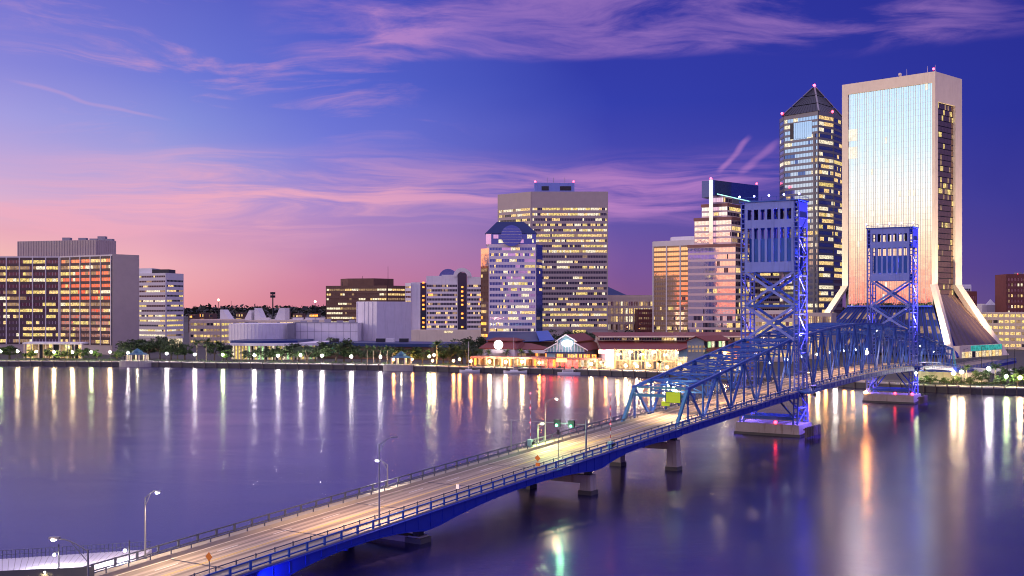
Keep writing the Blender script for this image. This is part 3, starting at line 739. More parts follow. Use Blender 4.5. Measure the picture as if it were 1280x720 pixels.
MB().prism([k0[:2], k1[:2], (k1.x, k1.y+10), (k0.x, k0.y+10)], zt+.01, zy(295.5,800)).build('plant_room', M['lav'], T)
# ---- K: stepped pink and silver tower
d0 = 640
kc = px(919.5,760); kl = px(860,779); uL = (kl-kc); uR = px(950,793)-kc
T = thing('stepped_tower', 'stepped tower of silver pink glass bands with red caps and dark crown box', 'office tower', (kc.x-8, kc.y+20, 2.4))
def tier(f0, f1, fr, z0, z1, bays, nrow, cap=True, wing=True):
    """left face runs from fraction f0..f1 of kc->kl, right face goes back from f0 side by fr"""
    A_ = kc+uL*f1; B_ = kc+uL*f0; Cc = B_+uR*fr
    off = uR*f0*.55
    A_, B_, Cc = A_+off, B_+off, Cc+off*.2
    poly = [A_[:2], B_[:2], Cc[:2], tuple((Cc+(A_-B_)*.9+uR*.3)[:2]), tuple((A_+uR*(fr*.8))[:2])]
    wl = MB().prism(poly, z0, z1)
    RR = rows(z0+.6, z1-(1.6 if cap else .3), nrow, .66, .17)
    SK = [M['mirrorpink'], M['warm'], M['smoke'], M['mirrorpink']]
    low = [.5 if (za < 26) else .04 for za, zb in RR]
    facade(T, wl, A_, B_, RR, bays, SK, rowprob=low, lits=(2,1,3), wts=(3,2,1), mw=.07, e=.16, spand=1, mullmi=1, zfull=(z0,z1), run=.5, endw=.15)
    SR = [M['smoke'], M['warm'], M['yel'], M['dim']]
    facade(T, wl, B_, Cc, RR, max(4, int(bays*.5)), SR, prob=.4, lits=(1,2,3), wts=(2,2,2), mw=.1, e=.2, spand=3, mullmi=1, zfull=(z0,z1), run=.6, endw=.2)
    if cap:
        for (p, q) in ((A_,B_),(B_,Cc)):
            u = (q-p).normalized(); nn = V((u.y,-u.x,0)); wl.obox(p-u*.35+nn*.02+V((0,0,z1-1.9)), q-p+u*.7, nn*.5, V((0,0,1.95)), 2)
    wl.build('tier_wall', [M['lav'], M['spandK'], M['redcap'], M['cream']], T)
M['spandK'] = pm('pink_spandrel', (.70,.52,.52), .35, .2, var=.06)
tier(0, 1, 1.0, 2.4, zy(305,766), 34, 15)
tier(.12, .90, .8, zy(305,766)+.01, zy(271,766), 26, 4)
tier(.24, .78, .66, zy(271,766)+.01, zy(253.5,766), 18, 2)
tier(.36, .66, .5, zy(253.5,766)+.01, zy(243.5,766), 10, 1, False)
A_ = kc+uL*.55+uR*.02; u = (kc-kl).normalized(); nn = V((u.y,-u.x,0))
sp = MB().obox(A_+nn*.9+V((0,0,2.4)), u*2.7, -nn*10, V((0,0,zy(224.5,769)-2.4)))
sp.build('glass_spine', M['mirror'], T)
B_ = kc+uL*.45+uR*.05; cx_ = V((px(948,830).x, 830, 0))
poly = [B_[:2], tuple(cx_[:2]), (cx_.x-8, cx_.y+16), (B_.x-6, B_.y+18)]
MB().prism(poly, zy(243.5,766)+.02, [zy(225,769), zy(232,830), zy(231,846), zy(226,787)]).build('crown_box', M['glassblue'], T)
q0, q1 = B_+V((1,-1.6,0)), cx_+V((2.4,-.6,0))
mb = MB().obox(q0+V((0,0,zy(244,771))), q1-q0+V((0,0,-1.4)), V((.4,.9,0)), V((0,0,.9))); mb.build('crown_ledge', M['lav'], T)
mb = MB().obox(q0+V((0,-.12,zy(243.2,771))), (q1-q0)+V((0,0,-1.4)), V((.05,.1,0)), V((0,0,.45))); mb.build('light_strip', bulb('mint_strip', (.35,1,.75), 2.2), T)
redlight(T, (A_.x+1, A_.y+1, zy(222.5,769)), .8); redlight(T, (cx_.x-1, cx_.y+1, zy(229.5,830)), .8)
# ---- L: dark tower with pyramid crown
oc = px(1014, 782); ZB, ZA = zy(143,772), zy(109,782)
pts = [px(975,792), px(980,779), px(1022.8,758), px(1042,769), px(1052.5,784)]
c = V((oc.x+2, 792, 0)); bk = [V((2*c.x-p.x, 2*c.y-p.y, 0)) for p in pts[:-1]]
pol = [tuple(p[:2]) for p in pts]+[tuple(p[:2]) for p in bk[1:]]
T = bld('pyramid_tower', 'tall dark banded tower with stepped pyramid crown and red beacons, behind the near bridge tower', 'office tower', pol)
wl = MB().prism(pol, 2.4, ZB)
nf = 38; RL = rows(6, ZB-2, nf, .6, .2)
SL = [M['mirrorL'] if 'mirrorL' in M else M['mirror'], M['cool'], M['warm'], M['glassblue']]
M['mirrorL'] = mirror('pale_blue_mirror', (.50,.62,.78), .06, .012, .1)
M['bandL'] = pm('brown_granite_band', (.15,.15,.19), .4, .15, var=.08)
SL = [M['mirrorL'], M['cool'], M['warm'], M['glassblue']]
SD = [M['glassblue'], M['cool'], M['warm'], M['yel']]
facade(T, wl, pts[0], pts[1], RL, 3, SL, prob=.15, lits=(1,2), wts=(2,1), mw=.1, e=.3, zfull=(3,ZB), endw=.2)
facade(T, wl, pts[1], pts[2], RL, 22, SL, prob=.22, lits=(1,2,3), wts=(4,1,2), mw=.12, e=.3, zfull=(3,ZB), run=.8, endw=.5)
facade(T, wl, pts[2], pts[3], RL, 14, SD, prob=.55, lits=(1,2,3), wts=(4,3,1), mw=.12, e=.3, zfull=(3,ZB), run=.84, endw=.4)
facade(T, wl, pts[3], pts[4], RL, 8, SD, prob=.35, lits=(1,2,3), wts=(1,3,3), mw=.14, e=.3, zfull=(3,ZB), run=.7, endw=.3)
u = (pts[2]-pts[1]); nn = V((u.y,-u.x,0)).normalized()
wl.obox(pts[1]+u*.86+nn*.02+V((0,0,2.4)), u*.055, nn*.7, V((0,0,zy(166,760)-2.4)), 0)
wl.build('wall', [M['bandL'], M['bandL']], T)
mb = MB(); za, zb = zy(171,762), zy(151,762)
for k in range(10):
    p, q = pts[1]+u*(.30+.053*k)+nn*.36, pts[1]+u*(.30+.053*(k+1)-.006)+nn*.36
    mb.face([p+V((0,0,za)), q+V((0,0,za)), q+V((0,0,zb)), p+V((0,0,zb))], 0)
mb.build('sky_lobby_glass', [M['mirrorL']], T)
mb = MB(); p, q = pts[1]+u*.19+nn*.36, pts[1]+u*.29+nn*.36; mb.face([p+V((0,0,za)), q+V((0,0,za)), q+V((0,0,zb)), p+V((0,0,zb))]); mb.build('dark_recess', M['dark'], T)
crn = [pts[1]-V((1.5,0,0)), pts[2]+V((0,-1,0)), pts[4]+V((.5,0,0))]; c4 = V((c.x-2, c.y+26, 0)); base = [crn[0], crn[1], crn[2], c4]
apx = V((px(1018,782).x, 782, 0)); z0 = ZB
for k in range(3):
    f0_, f1_ = k/3., (k+1)/3.-.03
    lo_ = [p.lerp(apx, f0_*.97) for p in base]; hi_ = [p.lerp(apx, min(.985, f1_*.97+.0)) for p in base]
    za, zb = ZB+(ZA-ZB)*f0_, ZB+(ZA-ZB)*(f1_)
    mb = MB()
    for i in range(4):
        j = (i+1) % 4; mb.face([lo_[i]+V((0,0,za)), lo_[j]+V((0,0,za)), hi_[j]+V((0,0,zb)), hi_[i]+V((0,0,zb))], 0)
        mb.beam(lo_[i]+V((0,0,za+.3)), hi_[i]+V((0,0,zb+.3)), 1.0, .5, 1)
        for t in range(1, 12):
            a, b_ = lo_[i].lerp(lo_[j], t/12)+V((0,0,za)), hi_[i].lerp(hi_[j], t/12)+V((0,0,zb)); mb.beam(a, b_, .12, .2, 2)
    mb.face([q+V((0,0,zb)) for q in hi_], 1)
    mb.build('pyramid_tier', [M['pyr'], M['grey'], M['dark']], T)
redlight(T, (apx.x, apx.y, ZA+1.2), 1.0)
for p in (base[0], base[1].lerp(base[2], .55)): redlight(T, (p.x, p.y-.8, ZB+1.6), .9)
# ---- M: gold-framed mirror tower with flared base
fl, fc, sr = px(1052.5,704), px(1169,663), px(1202.5,686); bl = fl+(sr-fc)
nF = V((-(fc-fl).y*-1, 0, 0)); uF = (fc-fl).normalized(); nF = V((uF.y,-uF.x,0)); uS = (sr-fc).normalized(); nS = V((uS.y,-uS.x,0))
pol = [tuple(p[:2]) for p in (fl, fc, sr, bl)]
T = bld('flared_tower', 'tallest tower with mirror glass face, cream frame and flared base', 'office tower', pol)
ZT = 166.4; ZK = 44.; LF, LS = (fc-fl).length, (sr-fc).length
core = MB(); ins = 1.6
ip = [fl+(uF+uS)*ins, fc+(-uF+uS)*ins, sr+(-uF-uS)*ins, bl+(uF-uS)*ins]
core.prism([tuple(p[:2]) for p in ip], 2.4, ZT-4); core.build('core_wall', M['dark'], T)
fr = MB()
lm, tm = 3.9, 6.2            # frame widths on the front
def fbox(p, u, n_, a0, a1, z0, z1, dep=3.): fr.obox(p+u*a0+V((0,0,z0)), u*(a1-a0), -n_*dep, V((0,0,z1-z0)))
fbox(fl, uF, nF, 0, lm, ZK, ZT); fbox(fl, uF, nF, LF-1.9, LF, ZK, ZT); fbox(fl, uF, nF, lm, LF-1.9, ZT-tm, ZT)
fr2 = fr
fbox(fc, uS, nS, 1.2, 3.4, ZK, ZT-.02, 1.195); fbox(fc, uS, nS, LS-8.4, LS, ZK, ZT-.01); fbox(fc, uS, nS, 3.4, LS-8.4, ZT-17, ZT-.01)
fr.prism([tuple((fl+(uF+uS)*.6)[:2]), tuple((fc+(-uF+uS)*.6)[:2]), tuple((sr-(uF+uS)*.6)[:2]), tuple((bl+(uF-uS)*.6)[:2])], ZT-3, ZT-.5)
fr.obox(bl+V((0,0,ZK)), uF*3, -nS*0+uS*-3, V((0,0,ZT-ZK)))
fr.build('frame', M['cream'], T)
# front glass: one wall of mirror panes, some lit
gf = MB(); nb, nr = 36, 36; z0g, z1g = 31.5, ZT-tm; A_ = fl+uF*lm-nF*.9; Wd = LF-1.9-lm
random.seed(11)
for r_ in range(nr):
    for k in range(nb):
        mi = 0; 
        if random.random() < .014: mi = 1
        if k < 4 and r_ in (28,29,25,26) : mi = 1
        if r_ in (7,11,12,18) and 18 < k < 30 and random.random() < .45: mi = 1
        za, zb = z0g+(z1g-z0g)*r_/nr, z0g+(z1g-z0g)*(r_+1)/nr
        p, q = A_+uF*(Wd*k/nb), A_+uF*(Wd*(k+1)/nb)
        j1,j2,j3 = (random.gauss(0,.006) for _ in range(3)); gf.face([p+V((0,0,za))+nF*j1, q+V((0,0,za))+nF*j2, q+V((0,0,zb))+nF*(j2+j3), p+V((0,0,zb))+nF*(j1+j3)], mi)
gw_ = gf.build('mirror_glass_wall', [M['mirror'], lit('lit_behind_mirror', (1,.93,.75), 1.15, .4, .75, 1.1)], T)
ml = MB()
for k in range(nb+1): ml.obox(A_+uF*(Wd*k/nb-.08)+V((0,0,z0g)), uF*.16, nF*.14, V((0,0,z1g-z0g)))
for r_ in range(0, nr+1): ml.obox(A_+nF*.01+V((0,0,z0g+(z1g-z0g)*r_/nr-.03)), uF*Wd, nF*.03, V((0,0,.06)))
ml.build('mullions', pm('bronze_mullion', (.34,.33,.33), .35, .6, var=.1), gw_)
gs = MB(); A_ = fc+uS*3.4-nS*1.3; Wd = LS-8.4-3.4; nb2 = 12; z1g = ZT-17
for r_ in range(nr):
    p_ = {20:.7,21:.6,19:.3,14:.4,25:.25,24:.2}.get(r_, .13)
    for k in range(nb2):
        mi = 1 if random.random() < p_ else 0
        if mi and random.random() < .5: mi = 2
        za, zb = z0g+(z1g-z0g)*r_/nr, z0g+(z1g-z0g)*(r_+1)/nr-.5
        p, q = A_+uS*(Wd*k/nb2), A_+uS*(Wd*(k+1)/nb2-.12)
        gs.face([p+V((0,0,za)), q+V((0,0,za)), q+V((0,0,zb)), p+V((0,0,zb))], mi)
gs.build('side_glass_wall', [M['bronze'], M['yel'], M['dim']], T)
# flared corner beams and sloping skirts
S = 20.; Z0 = 3.
def corner(p, dirv, w1, w2):
    """tapering flared buttress continuing the frame from ZK down to the ground"""
    a = p+V((0,0,ZK)); b_ = p+dirv*S+V((0,0,2.3)); mb = MB()
    top = [a, a+w1, a+w1+w2, a+w2]; bot = [b_, b_+w1*1.15, b_+(w1+w2)*1.15, b_+w2*1.15]
    for i in range(4): mb.face([top[i], bot[i], bot[(i+1)%4], top[(i+1)%4]])
    mb.face(top); mb.face(bot[::-1]); mb.build('flared_buttress', M['cream'], T)
corner(fl, nF-uF, uF*lm, -nF*3.0)
corner(fc, nF+uF, -uF*3.2, uS*3.2)
corner(sr, -nF+uF, -uS*8.4, -uF*3.0)
sk = MB(); n = 30
A_, B_ = fl+uF*(lm)-nF*.8, fc-uF*1.9-nF*.8; zt = 31.4
A2, B2 = fl+(nF-uF)*S*.93+uF*lm*1.1, fc+(nF+uF)*S*.93-uF*3.4
lo_, hi_ = [A2.lerp(B2, i/n) for i in range(n+1)], [A_.lerp(B_, i/n) for i in range(n+1)]
for j in range(7):
    for i in range(n):
        t0, t1 = j/7, (j+1)/7
        P = [hi_[i].lerp(lo_[i], t0), hi_[i].lerp(lo_[i], t1), hi_[i+1].lerp(lo_[i+1], t1), hi_[i+1].lerp(lo_[i+1], t0)]
        zz = [zt+(4.5-zt)*t for t in (t0,t1,t1,t0)]
        litc = 1 if (j in (1,3,5) and random.random() < .45) else 0
        sk.face([p+V((0,0,z)) for p, z in zip(P, zz)], litc)
sk_ = sk.build('sloping_glass_skirt', [M['navyglass'], M['dim']], T)
rb = MB()
for i in range(n+1): rb.beam(hi_[i]+V((0,0,zt+.2)), lo_[i]+V((0,0,4.7)), .3, .5)
rb.obox(A_+nF*.2+V((0,0,zt-.4)), B_-A_, nF*1.6, V((0,0,.9)))
rb.build('skirt_ribs', M['steeldeep'], sk_)
sk = MB(); A_, B_ = fc+uS*3.4-nS*.8, sr-uS*8.4-nS*.8; A2, B2 = fc+(nF+uF)*S*.93+uS*3.4, sr+(-nF+uF)*S*.93-uS*9.4
for i in range(16):
    P = [A_.lerp(B_, i/16), A2.lerp(B2, i/16), A2.lerp(B2, (i+1)/16), A_.lerp(B_, (i+1)/16)]
    sk.face([p+V((0,0,z)) for p, z in zip(P, (38,9,9,38))], i % 2)
sk.build('sloping_side_skirt', [M['bronze'], pm('skirt_panel', (.13,.085,.07), .4, .2)], T)
rb = MB(); rb.beam(fc+uS*2.6+V((0,0,40)), fc+(nF+uF)*S+uS*3.6+V((0,0,3)), 1.2, 1.0); rb.build('side_gutter', M['steeldeep'], T)
# lobby under the side skirt
P0, P1 = A2+nS*2.0, B2+nS*2.0
lb = MB().prism([tuple(p[:2]) for p in (P0, P1, P1-nS*9, P0-nS*9)], 2.4, 9.3); lb.build('lobby_wall', M['cream'], T)
mb = MB(); q0, q1 = P0.lerp(P1, .25)+nS*.15, P0.lerp(P1, .98)+nS*.15; mb.face([q0+V((0,0,6.2)), q1+V((0,0,6.2)), q1+V((0,0,9.2)), q0+V((0,0,9.2))]); mb.build('teal_glass_band', M['teal'], T)
mb = MB()
for k in range(12):
    p, q = P0.lerp(P1, .05+.078*k)+nS*.12, P0.lerp(P1, .05+.078*k+.066)+nS*.12; mb.face([p+V((0,0,2.6)), q+V((0,0,2.6)), q+V((0,0,5.9)), p+V((0,0,5.9))], 2 if k == 3 else k % 2)
mb.build('lobby_glass', [M['shop'], M['warm'], M['glass']], T)
for f_ in (.60,.655,.87,.95):
    q = fl.lerp(fc, f_)+uS*6; MB().tube((q.x,q.y,ZT-.6), (q.x,q.y,ZT+(5 if f_ > .6 else 3)), .18, .08).build('antenna', M['white'], T)
q = fl.lerp(fc, .60)+uS*4; MB().tube((q.x,q.y,ZT-.6),(q.x,q.y,ZT+1.4),.5).sphere((q.x,q.y,ZT+2),1.0,8,5).build('roof_dome', M['cream'], T)
redlight(T, (fc.x-.5, fc.y+1.2, ZT+1.6), .7)
for k in range(9):
    q = fl.lerp(fc, .08+.09*k)+uS*1; MB().tube((q.x,q.y,ZT-.1),(q.x,q.y,ZT+.9),.12).build('roof_post', M['dark'], T)
# plants on the ledge above the skirt
led = MB(); random.seed(5)
for k in range(46):
    p = (fl+uF*lm).lerp(fc-uF*2, random.random())+nF*random.uniform(.6,1.4); h = random.uniform(.6,2.0)
    for _ in range(7):
        a = V((random.uniform(-.6,.6), random.uniform(-.4,.4), random.uniform(0,h))); v = V((random.uniform(-1,1),random.uniform(-1,1),random.uniform(-.3,1))).normalized()*.5; w_ = v.cross(V((random.random(),random.random(),random.random()))).normalized()*.35
        q = p+V((0,0,zt+.45))+a; led.face([q-v, q+w_, q+v, q-w_])
o = led.build('ledge_planting', M['leaf'], T)
for P, aim in ((fl+nF*26+uF*22, fl+uF*14+V((0,0,70))), (fl+nF*26+uF*46, fc-uF*6+V((0,0,80)))):
    pass
def flood(label, P, aim, energy, color, angle=70, cat='floodlight', group=None, size=.4, hang=False):
    P = V(P); aim = V(aim); t = thing('floodlight', label, cat, P, group); d_ = (aim-P).normalized()
    MB().tube(P+V((0,0,.9 if hang else -.9)), P, .09).build('bracket', M['dark'], t)
    mb = MB(); mb.beam(P-d_*.35, P+d_*.25, .8, .6); mb.build('housing', M['dark'], t)
    mb = MB(); mb.beam(P+d_*.251, P+d_*.28, .7, .5); mb.build('lens', bulb('flood_lens', color, 6), t)
    lamp('SPOT', 'beam_light', P+d_*.5, energy, color, t, size, aim, angle, .8); return t
flood('ground floodlight washing the left buttress of the flared tower', fl+(nF-uF)*S+nF*14+V((0,0,3.4)), fl+V((0,0,60)), 330000, (1,.84,.54), 75)
flood('ground floodlight washing the front corner buttress of the flared tower', fc+(nF+uF)*S+nF*8-uF*4+V((0,0,3.4)), fc+V((0,0,60)), 380000, (1,.80,.54), 75)
flood('ground floodlight washing the right hand side face of the flared tower', sr+(uF)*S*2.1+nS*12+V((0,0,3.4)), sr-uS*5+V((0,0,60)), 480000, (1,.70,.48), 80)
# ---- N: right edge buildings
def simple(name, label, x0, x1, d, ytop, mat, rws, bays, sets, prob, deep=26, xr=None, dr=None, parts=None, **k):
    a, b_ = px(x0,d), px(x1,d); pol = [a[:2], b_[:2], (b_.x+2, b_.y+deep), (a.x+2, a.y+deep)]
    T = bld(name, label, 'building', pol); zt = zy(ytop, d); wl = MB().prism(pol, 2.4, zt)
    if rws: facade(T, wl, a, b_, rows(3.5, zt-1.2, rws, .5, .25), bays, sets, prob=prob, lits=tuple(range(1,len(sets))), wts=(1,)*(len(sets)-1), zfull=(2.6,zt), **k)
    parapet(wl, pol, zt, .9, .4)
    wl.build('wall', [mat, mat], T); roofkit(T, pol, zt, 2, seed=int(x0)); return T
simple('brick_apartments', 'dark red brick block with square lit windows, at the far right edge', 1258, 1296, 905, 344, M['redbrick'], 12, 9, [M['bronze'], M['warm'], M['cool'], M['dim']], .5, mw=1.2, run=.2)
q = px(1272,910); MB().tube((q.x,q.y,zy(345,910)),(q.x,q.y,zy(342,910)),.2).build('red_roof_light', M['lamp_r'], bpy.data.objects['brick_apartments'])
simple('red_brick_block', 'low red brick block just right of the flared tower', 1208, 1221, 930, 365.5, M['redbrick'], 6, 5, [M['bronze'], M['dim'], M['warm']], .35, mw=.6, run=.3)
simple('pale_red_topped_block', 'narrow pale block with red topped roof partly hidden by the flared tower frame', 1195, 1214, 990, 357, M['lav'], 8, 6, [M['glass'], M['dim'], M['warm']], .5, mw=.3)
simple('white_roofed_block', 'low pale block with white roof between the small red brick block and the brick apartments', 1232, 1262, 960, 381, M['white'], 3, 9, [M['glass'], M['cool'], M['warm']], .6, mw=.3)
q = px(1238,955); t = thing('church_cupola', 'small white domed cupola beyond the right hand parking deck', 'cupola', (q.x,q.y,2.4))
MB().prism([(q.x-5,q.y-5),(q.x+5,q.y-5),(q.x+5,q.y+5),(q.x-5,q.y+5)], 2.4, zy(381,955)).build('base', M['white'], t)
MB().tube((q.x,q.y,zy(381.2,955)),(q.x,q.y,zy(374,955)),4.2,.2,10).build('dome', M['white'], t)
a, b_ = px(1226,790), px(1300,760); pol = [a[:2], b_[:2], (b_.x+6, b_.y+40), (a.x+6, a.y+40)]
T = bld('beige_parking_deck', 'beige parking deck with five brightly lit open levels at the right edge', 'parking deck', pol)
zt = zy(390.5,785); wl = MB().prism(pol, 2.4, zt)
facade(T, wl, a, b_, rows(3, zt-.4, 6, .5, .3), 10, [M['dark'], M['yel'], M['warm'], M['dim']], prob=.85, lits=(1,2,3), wts=(3,3,2), mw=.9, zfull=(2.5,zt), name='open_level', run=.3)
wl.build('wall', [M['cream'], M['cream']], T)
a, b_ = px(1000,640), px(1040,618); pol = [a[:2], b_[:2], (b_.x+8, b_.y+20), (a.x+8, a.y+20)]
T = bld('colonnaded_block', 'low tan colonnaded block behind the truss at the foot of the pyramid tower', 'building', pol)
zt = zy(391,630); wl = MB().prism(pol, 2.4, zt); facade(T, wl, a, b_, [(5,zt-2)], 18, [M['bronze'], M['warm'], M['dim']], prob=.5, lits=(1,2), wts=(1,2), mw=.5, zfull=(2.6,zt), run=.2)
wl.build('wall', [M['tan'], M['cream']], T)
a, b_ = px(930,600), px(992,600); pol = [a[:2], b_[:2], (b_.x+8, b_.y+20), (a.x+8, a.y+20)]
T = bld('lit_bank_hall', 'tan hall with lit windows seen through the portal bracing of the near bridge tower', 'building', pol)
zt = zy(388,600); wl = MB().prism(pol, 2.4, zt); facade(T, wl, a, b_, rows(4,zt-1,6,.5,.25), 14, [M['bronze'], M['warm'], M['yel'], M['dim']], prob=.65, lits=(1,2,3), wts=(2,3,2), mw=.25, zfull=(2.6,zt), run=.6)
wl.build('wall', [M['cream'], M['tan']], T)
a, b_ = px(925,860), px(975,862); pol = [a[:2], b_[:2], (b_.x+8, b_.y+25), (a.x+8, a.y+25)]
T = bld('banded_annex', 'tan banded annex with yellow lit floors behind the near bridge tower bracing', 'building', pol)
zt = zy(300,861); wl = MB().prism(pol, 2.4, zt); facade(T, wl, a, b_, rows(8,zt-1,19,.5,.25), 18, [M['smoke'], M['warm'], M['yel'], M['dim']], prob=.35, lits=(1,2,3), wts=(3,3,2), mw=.12, zfull=(2.6,zt), run=.75)
wl.build('wall', [M['tan'], M['tan']], T)
# ================================================================== WATERFRONT MARKET (right of centre)
def slabroof(mb, pts_low, pts_high, th=.35, mi=0):
    """sloping roof plane with thickness between a lower and an upper edge"""
    P = [V(pts_low[0]), V(pts_low[1]), V(pts_high[1]), V(pts_high[0])]; Q = [p-V((0,0,th)) for p in P]
    mb.face(P, mi); mb.face(Q[::-1], mi)
    for i in range(4): mb.face([P[i], Q[i], Q[(i+1)%4], P[(i+1)%4]], mi)
def at(x, d, y): p = px(x, d); return V((p.x, p.y, zy(y, d)))
random.seed(21)
# lower arcade
a, b_ = px(588,556), px(748,531); u = (b_-a).normalized(); n_ = V((u.y,-u.x,0)); L = (b_-a).length
T = thing('market_arcade', 'long low waterfront arcade with glowing columns and red lit dining terrace under a pink canopy', 'arcade', (a.x, a.y, 2.4))
MB().obox(a+V((0,0,6.3)), b_-a, -n_*10, V((0,0,.9))).build('canopy', M['mktpink'], T)
bw = MB()
for k in range(46):
    t0, t1 = k/46, (k+1)/46; p, q = a.lerp(b_,t0)-n_*4, a.lerp(b_,t1)-n_*4
    f_ = (t0+t1)/2
    r_ = random.random()
    mi = (1 if r_ < .2 else 2 if r_ < .36 else 0) if f_ < .52 else ((3 if r_ < .7 else 1 if r_ < .85 else 2) if f_ < .84 else (4 if r_ < .6 else 2))
    bw.face([p+V((0,0,2.5)), q+V((0,0,2.5)), q+V((0,0,6.3)), p+V((0,0,6.3))], mi)
bw.build('shopfront', [M['brown'], M['orange'], M['shopwarm'], M['red'], M['shopwhite']], T)
for k in range(17):
    p = a.lerp(b_, .01+.98*k/16); MB().box(p.x-.3,p.x+.3,p.y-.3,p.y+.3,2.4,6.31).build('column', M['mkt'], T)
mb = MB(); p, q = a.lerp(b_,.685)+n_*.3, a.lerp(b_,.765)+n_*.3; mb.obox(p+V((0,0,5.2)), q-p, n_*.2, V((0,0,1.7))); mb.build('yellow_sign', bulb('yellow_sign_face', (1,.72,.02), 1.6), T)
for k in range(22):
    p = a.lerp(b_, .04+.93*random.random())+n_*.6; 
    MB().box(p.x-.9,p.x+.9,p.y-.5,p.y+.5,2.42,3.3).build('planter', M['leaf' if k%3 else 'redbrick'], T)
for t_, c_, e_ in ((.08,(1,.5,.2),500),(.25,(1,.55,.25),500),(.42,(1,.6,.3),700),(.58,(1,.12,.08),1500),(.70,(1,.10,.07),1700),(.80,(1,.2,.12),1500),(.94,(1,.8,.6),1500)):
    p = a.lerp(b_,t_)-n_*1.2; lamp('POINT','canopy_light',(p.x,p.y,5.6), e_*.35, c_, T, .4)
# left pavilion with two-tier roofs
a0 = 566
T = thing('market_pavilion', 'two tier red hip roofed pavilion with a bright round lit sign', 'pavilion', tuple(px(620,a0)[:2])+(2.4,))
A_, B_ = px(598,a0), px(646,a0-8); c1_, d1_ = px(611,a0+8), px(643,a0+2)
rf = MB(); dz = 24
zb, zt = zy(435.2,a0), zy(427,a0)
Ab, Bb = A_+V((6,dz,0)), B_+V((6,dz,0)); cb, db = c1_+V((4,dz-14,0)), d1_+V((4,dz-14,0))
for lo2, hi2 in (((A_,B_),(c1_,d1_)), ((B_,Bb),(d1_,db)), ((Ab,A_),(cb,c1_)), ((Bb,Ab),(db,cb))):
    slabroof(rf, [p+V((0,0,zb)) for p in lo2], [p+V((0,0,zt)) for p in hi2])
rf.build('lower_roof', M['redroof'], T)
MB().prism([tuple(p[:2]) for p in (A_+V((2,1,0)),B_+V((-1,1,0)),Bb+V((-1,-2,0)),Ab+V((2,-2,0)))], 2.4, zb).build('wall', M['lav'], T)
MB().prism([tuple(p[:2]) for p in (c1_,d1_,db,cb)], zt-.3, zy(425.8,a0)).build('clerestory', M['cream'], T)
rf = MB(); e0_, e1_, e2_, e3_ = c1_+V((-1.4,-1.4,0)), d1_+V((1.4,-1.4,0)), db+V((1.4,1.4,0)), cb+V((-1.4,1.4,0)); apx2 = (e0_+e2_)/2
za, zc2 = zy(425.9,a0), zy(422.6,a0)
r0, r1 = (e0_+e3_)/2*.7+apx2*.3, (e1_+e2_)/2*.7+apx2*.3
for f_ in ((e0_,e1_,r1,r0),(e2_,e3_,r0,r1)): slabroof(rf, [f_[0]+V((0,0,za)), f_[1]+V((0,0,za))], [f_[3]+V((0,0,zc2)), f_[2]+V((0,0,zc2))])
rf.face([e1_+V((0,0,za)), e2_+V((0,0,za)), r1+V((0,0,zc2))]); rf.face([e3_+V((0,0,za)), e0_+V((0,0,za)), r0+V((0,0,zc2))])
rf.build('upper_roof', M['redroof'], T)
q = at(623, a0-9, 431); mb = MB(); ring = [V((q.x+2.2*cos(2*pi*i/24), q.y, q.z+2.2*sin(2*pi*i/24))) for i in range(24)]
mb.face(ring[::-1]); mb.face([p+V((0,.5,0)) for p in ring]); [mb.face([ring[i], ring[(i+1)%24], ring[(i+1)%24]+V((0,.5,0)), ring[i]+V((0,.5,0))]) for i in range(24)]
mb.build('round_sign', bulb('round_sign_face', (1,.93,.75), 3.5), T); lamp('POINT','sign_glow',(q.x,q.y-1.5,q.z),900,(1,.9,.7),T,1.2)
for k in (0,1): MB().box(q.x-1.2+k*2.2, q.x-1+k*2.2, q.y+.2, q.y+4, q.z-2.6, q.z-2.0).build('sign_bracket', M['dark'], T)
mb = MB().obox(px(612,a0-9)+V((0,0,zy(440.5,a0))), V((9,0,0)), V((0,4,0)), V((0,0,1.6))); mb.build('sign_awning', M['lav'], T)
# link roof
T = thing('link_building', 'dark red roofed link building with white fascia between the pavilion and the gabled hall', 'building', tuple(px(660,572)[:2])+(2.4,))
rf = MB(); slabroof(rf, [at(640,566,436.5), at(696,558,436.5)], [at(641,584,428), at(664,580,429)]); rf.build('roof', M['redroof'], T)
MB().obox(px(634,564)+V((0,0,zy(441,564))), px(694,556)-px(634,564), V((0,1,0)), V((0,0,1.5))).build('fascia', M['white'], T)
mb = MB(); p, q = px(636,565.5), px(694,557.5)
for k in range(24):
    a, b2 = p.lerp(q,k/24), p.lerp(q,(k+1)/24); mb.face([a+V((0,0,2.5)), b2+V((0,0,2.5)), b2+V((0,0,8.4)), a+V((0,0,8.4))], random.choice((0,0,1,2)))
mb.build('glazed_front', [M['brown'], M['dim'], M['orange']], T)
# blue roofed hall behind
T = thing('blue_roofed_hall', 'long dark blue roofed hall with brighter blue gable end, below the silver tower', 'hall', tuple(px(645,630)[:2])+(2.4,))
rf = MB(); slabroof(rf, [at(606,618,427), at(676,612,426.5)], [at(612,640,415), at(670,640,414.5)]); rf.build('dark_roof', M['blueroof'], T)
rf = MB(); slabroof(rf, [at(674.5,610,426.2), at(693,612,424.5)], [at(670,630,414), at(685,632,413)]); rf.build('bright_roof', M['brightblue'], T)
p, q = px(608,621), px(692,616); MB().prism([tuple(p[:2]), tuple(q[:2]), (q.x,q.y+16), (p.x,p.y+20)], 2.4, 12.2).build('wall', M['brown'], T)
